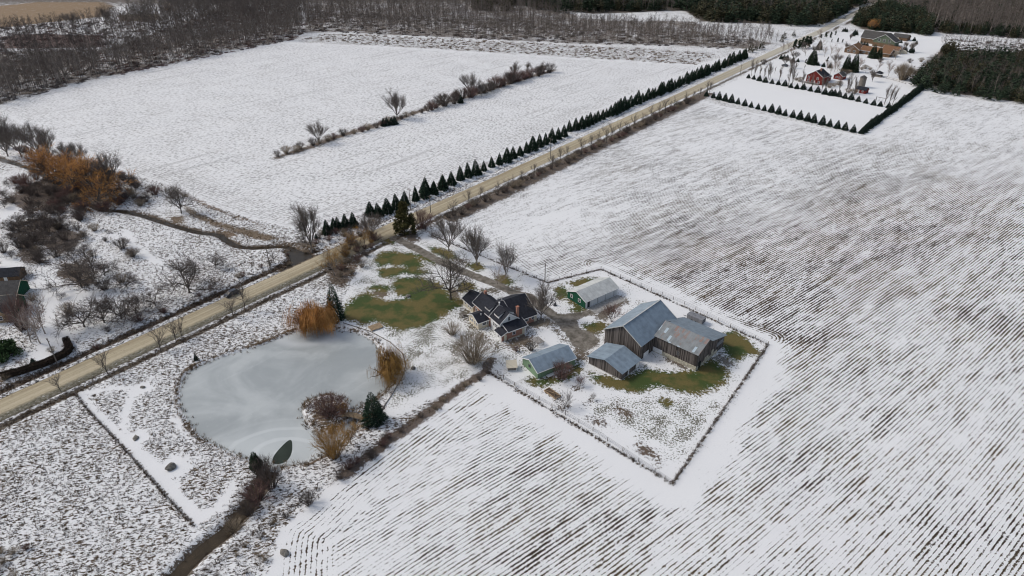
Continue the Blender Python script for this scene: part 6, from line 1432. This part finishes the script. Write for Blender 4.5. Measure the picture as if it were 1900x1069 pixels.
sow(coni, [(1700, 35), (1990, 60), (1990, 0), (1720, 0)], 120, 10, 9, 17, 1.1, 0)
sow(pale, [(1690, 28), (1740, 56), (1900, 70), (1990, 76), (1990, 30), (1900, 20), (1720, 14)], 420, 5.5, 14, 19, .95)
sow(coni, [(1740, 62), (1900, 72), (1960, 76), (1960, 60), (1740, 50)], 120, 7, 7, 11, 1.2, 0)
sow(coni, [(1684, 152), (1700, 164), (1760, 176), (1830, 186), (1900, 194), (1990, 205), (1990, 118), (1900, 106), (1850, 104), (1800, 108), (1745, 112), (1720, 126)], 300, 5.6, 5.5, 12, 1.35, 0)
sow(coni, [(1735, 108), (1755, 116), (1775, 96), (1762, 90)], 22, 4, 7, 10, 1.1, 1)
sow(bare, [(1700, 160), (1900, 192), (1990, 204), (1990, 130), (1880, 120), (1780, 120)], 240, 4.5, 7, 12, 1.3, 1)
sow(bare, [(1740, 84), (1850, 100), (1990, 112), (1990, 92), (1860, 84), (1750, 74)], 200, 5, 5, 9, 1.3, 1)
sow(coni, [(1385, 100), (1400, 92), (1440, 78), (1470, 62), (1478, 68), (1440, 86), (1405, 104)], 26, 4.5, 4.5, 8, 1.1, 1)
sow(coni, [(880, 20), (950, 24), (950, 0), (880, -6)], 40, 7, 10, 14, 1.2, 1)
def region_label(kind, x, y):
    s, l = road_sl(x, y)
    if kind == 'conifer':
        if l < 176 and y < 380: return ('dark conifer along the front edge of the grove beside the planted field', 'front conifers of the right hand grove')
        if l < 176: return ('dark conifer deeper inside the grove at the right edge of the fields', 'inner conifers of the right hand grove') if y < 520 else ('dark conifer behind the far houses right of the road', 'conifers behind the far houses')
        return ('dark conifer in the wood left of the road at the top', 'conifers of the wood left of the road')
    if l < 176: return ('bare tree in the wood right of the road at the top', 'bare trees right of the far road') if y > 520 else ('bare tree among the conifers of the right hand grove', 'bare trees in the right hand grove')
    if x < -150 and y < 430: return ('grey bare tree at the left end of the wood bordering the smooth field', 'bare trees at the left end of the upper left wood')
    if x < -150: return ('grey bare tree in the wood bordering the smooth field at upper left', 'bare trees of the upper left wood')
    return ('thin bare tree in the wood beyond the far end of the smooth field', 'bare trees beyond the smooth field')
def join_stuff(name, items, protos, mats, label, cat, matidx=None):
    Vs, Fs, Ms, off = [], [], [], 0
    for (x, y, h, w, v) in items:
        k = random.randrange(len(protos)); p = protos[k]; V, Fc = p[0], p[1]; nt = p[2] if len(p) > 2 else 0
        H0 = V[:, 2].max(); s = h/H0; a = random.uniform(0, 6.28); c_, s_ = math.cos(a), math.sin(a)
        W = np.stack([(V[:, 0]*c_-V[:, 1]*s_)*s*w+x, (V[:, 0]*s_+V[:, 1]*c_)*s*w+y, V[:, 2]*s-.1], 1)
        Vs.append(W); Fs.append(Fc+off); off += len(V); Ms.append(np.where(np.arange(len(Fc)) < nt, 0, 1+v if len(mats) > 2 else len(mats)-1))
    if not Vs: return
    o = mesh_obj(name, np.vstack(Vs), np.vstack(Fs), mats, mi=np.concatenate(Ms)); tag(o, label, cat, kind='stuff')
def individuals(items, n, pick, name, kind):
    items.sort(key=lambda i: i[0]**2+i[1]**2)
    for (x, y, h, w, v) in items[:n]:
        me = pick(v); o = bpy.data.objects.new(name, me); col.objects.link(o); H0 = max(v_.co.z for v_ in me.vertices) if me.name not in HC else HC[me.name]; HC[me.name] = H0
        s = h/H0; o.scale = (s*w, s*w, s); o.location = (x, y, -.1); o.rotation_euler = (0, 0, random.uniform(0, 6.28)); l, g_ = region_label(kind, x, y); l = ('tall ' if h > (15 if kind == 'bare' else 10) else 'shorter ')+l; tag(o, l, 'tree', g_)
    return items[n:]
HC = {}
rest = individuals(bare, 185, lambda v: random.choice(FWM[v]), 'bare_tree', 'bare'); join_stuff('bare_wood', rest, FW, [M['bark_grey'], M['twig'], M['twig_dark']], 'grey brown leafless woodland across the top of the photo', 'woodland')
rest = individuals(pale, 120, lambda v: random.choice(FPM), 'pale_trunk_tree', 'bare'); join_stuff('pale_wood', rest, FP, [M['bark_pale'], M['twig']], 'pale trunked trees standing in the far bare woodland', 'woodland')
rest = individuals(coni, 300, lambda v: random.choice(FCM[v]), 'conifer_tree', 'conifer')
join_stuff('conifer_wood', rest, FC, [M['bark'], M['pine'], M['pine_olive']], 'dark evergreen wood along the top of the photo', 'woodland')
for (px, py, yt, l) in ((316, 28, 3, 'orange twigged tree in the wood at the top edge'), (1618, 56, 32, 'rust coloured tree in the dark wood beside the far road')):
    putpx('orange_tree', px, py, yt, l, name='willow_tree', cat='willow', wide=.8)
for (px, py, yt, l) in ((136, 52, 18, 'brown bare tree rising over the golden far field'), (200, 48, 5, 'dark broad bare tree right of the golden far field')): putpx('maple', px, py, yt, l, name=B_, wide=1.2)

# low brush under the bare woods, one mass
def brush_proto(seed):
    g = np.random.default_rng(seed); n = 60; az = g.uniform(0, 6.28, n); r = np.sqrt(g.uniform(0, 1, n)); b = np.stack([np.cos(az)*r*1.2, np.sin(az)*r*1.2, np.zeros(n)], 1)
    e = b*g.uniform(1.2, 2.0, (n, 1))+np.stack([g.normal(0, .4, n), g.normal(0, .4, n), g.uniform(1.0, 2.6, n)*(1.1-.5*r)], 1); s = np.stack([-np.sin(az+1), np.cos(az+1), np.zeros(n)], 1)*.09
    V = np.stack([b-s, b+s, e], 1).reshape(-1, 3); return V, np.arange(3*n).reshape(-1, 3)
BP = [brush_proto(400+k) for k in range(4)]
ub = []
for px, n in (([(-60, 212), (0, 196), (140, 156), (330, 118), (440, 95), (560, 71), (560, 40), (330, 90), (150, 120), (-60, 150)], 700), ([(-60, 150), (150, 120), (330, 90), (560, 40), (540, 10), (200, 40), (-60, 52)], 1600),
    ([(560, 62), (640, 61), (700, 64), (830, 71), (960, 76), (1080, 82), (1240, 86), (1400, 96), (1400, 70), (1080, 50), (940, 36), (700, 26), (560, 20)], 1000), ([(1600, 50), (1730, 60), (1990, 80), (1990, 20), (1700, 20)], 900), ([(1740, 104), (1990, 116), (1990, 84), (1760, 74)], 250)):
    for (x, y) in poisson(gpoly(px), n, 2.6):
        if visible((x, y)) and not (abs(road_sl(x, y)[1]-180) < 9): ub.append((x, y, random.uniform(.9, 2.4), random.uniform(1.2, 2.2), 1 if y > 470 and x < -180 and random.random() < .5 else 0))
join_stuff('wood_undergrowth', ub, BP, [M['bark'], M['twig_dark'], M['twig_red']], 'brown and reddish undergrowth beneath the bare woods', 'brush')
fs = gpoly([(560, 74), (700, 84), (1030, 104), (1290, 120), (1330, 100), (1080, 84), (700, 66), (600, 62)]); ub = [(x, y, random.uniform(.7, 1.6), random.uniform(1.2, 2.2), 0) for x, y in poisson(fs, 900, 4.0)]
join_stuff('marsh_brush', ub, BP, [M['bark'], M['grass_dry'], M['twig_red']], 'tawny low brush on the rough strip beyond the smooth field', 'brush')

# pale far yard clutter: a small play frame and a brush pile beside the red house
pf = placed('swing_frame', 1625, 187, -47, 'grey timber swing frame by the little spruces near the pale poplars', 'swing')
for a_ in (0, 5.5):
    m = MB(); m.bar((a_, -1.0, 0), (a_, 0, 2.4), .16); m.bar((a_, 1.0, 0), (a_, 0, 2.4), .16); m.build('leg', M['wood_grey'], pf)
MB().bar((-.3, 0, 2.4), (5.8, 0, 2.4), .2).build('top_beam', M['wood_grey'], pf)
for a_ in (1.8, 3.7):
    m = MB(); m.box(a_-.25, a_+.25, -.12, .12, .5, .55); m.bar((a_-.22, 0, .5), (a_-.22, 0, 2.4), .04); m.bar((a_+.22, 0, .5), (a_+.22, 0, 2.4), .04); m.build('swing_seat', M['dark_metal'], pf)

# ------------------------------------------------------------------ ground cover
def cover(name, pts, mat, h, label, blades=7, w=.05, sp=.35):
    pts = np.asarray(pts); g = np.random.default_rng(len(pts)); k = len(pts)*blades; P = np.repeat(pts, blades, 0)
    b = P+g.normal(0, sp*.35, (k, 3))*[1, 1, 0]; hh = h*g.uniform(.5, 1.2, k)[:, None]; d = np.stack([g.normal(0, .5, k), g.normal(0, .5, k), np.ones(k)], 1)
    a = g.uniform(0, 6.28, k); s = np.stack([np.cos(a), np.sin(a), np.zeros(k)], 1)*w
    V = np.stack([b-s-[0, 0, .05], b+s-[0, 0, .05], b+d*hh], 1).reshape(-1, 3); o = mesh_obj(name, V, np.arange(3*k).reshape(-1, 3), mat); return tag(o, label, 'grass', kind='stuff')
g = np.random.default_rng(11)
def on_grid(n, w, lim=.5):                                      # points where a weight map is high, near land only
    m = np.where((Y > 70) & (Y < 330) & (np.abs(X) < 60+Y*.8))[0]; c = g.choice(m, n*4); ok = w[c]*g.uniform(.4, 1.2, len(c)) > lim; c = c[ok][:n]
    return np.stack([X[c]+g.uniform(-.4, .4, len(c)), Y[c]+g.uniform(-.4, .4, len(c)), Z[c]], 1)
def path_pts(px, n, w):
    out = []
    P = [G(*q) for q in px]
    for a, b in zip(P[:-1], P[1:]):
        k = int((b-a).length*n)
        for i in range(k): t_ = random.random(); p = a+(b-a)*t_; x, y = p.x+random.gauss(0, w), p.y+random.gauss(0, w); out.append((x, y, gz(x, y)))
    return out
cover('dry_grass', on_grid(26000, np.where(mead_low, rough, rough*.85)), M['grass_dark'], .38, 'dark tussocks poking through the meadow snow', 6, .06, .5)
cover('straw_grass', on_grid(14000, np.where(mead_low | ((L_ > 184) & (Y < 300)), rough, 0)*np.clip(nz2*1.5, 0, 1), .45), M['grass_dry'], .5, 'straw coloured grass clumps in the rough meadows', 7, .05, .4)
bank = [(p[0]+random.gauss(0, .7), p[1]+random.gauss(0, .7), 0) for p in np.repeat(np.vstack([POND, ISLAND]), 6, 0)]
bank = [(x, y, max(gz(x, y), -.42)) for x, y, _ in bank]
cover('shore_reeds', bank, M['grass_dry'], .75, 'dry brown reeds fringing the pond shore', 8, .05, .5)
ditch_pts = [(*road_xy(s_, l_), 0) for s_, l_ in zip(g.uniform(-40, 130, 2600), 187.2+g.normal(0, 1.5, 2600))]+[(*road_xy(s_, l_), 0) for s_, l_ in zip(g.uniform(-40, 120, 900), 171.7+g.normal(0, .9, 900))]
ditch_pts = [(x, y, gz(x, y)) for x, y, _ in ditch_pts]
cover('ditch_weeds', ditch_pts, M['grass_dark'], .5, 'brown weeds lining the road ditches', 7, .05, .4)
fl = []
for q in ([(905, 690), (1247, 898)], [(1247, 898), (1425, 640)], [(1425, 640), (1115, 500)], [(1115, 500), (1015, 525), (800, 437)]): fl += path_pts(q, 4.5, .2)
fl += path_pts(Z3([(390, 112), (450, 190), (600, 350), (780, 550), (950, 740), (1012, 805)]), 6, .12)+path_pts([(590, 905), (520, 955), (440, 1015), (360, 1075)], 4, .5)
cover('fence_weeds', fl, M['grass_dark'], .55, 'dark dry weeds standing along the fence lines', 7, .04, .35)
cover('creek_weeds', [(x+random.gauss(0, 1.2), y+random.gauss(0, 1.2), gz(x, y)) for x, y in [tuple(p) for p in np.repeat(np.vstack([CREEK, OUTLET]), 24, 0)]], M['grass_dry'], .6, 'tawny grass hanging over the creek and outlet banks', 8, .05, .5)
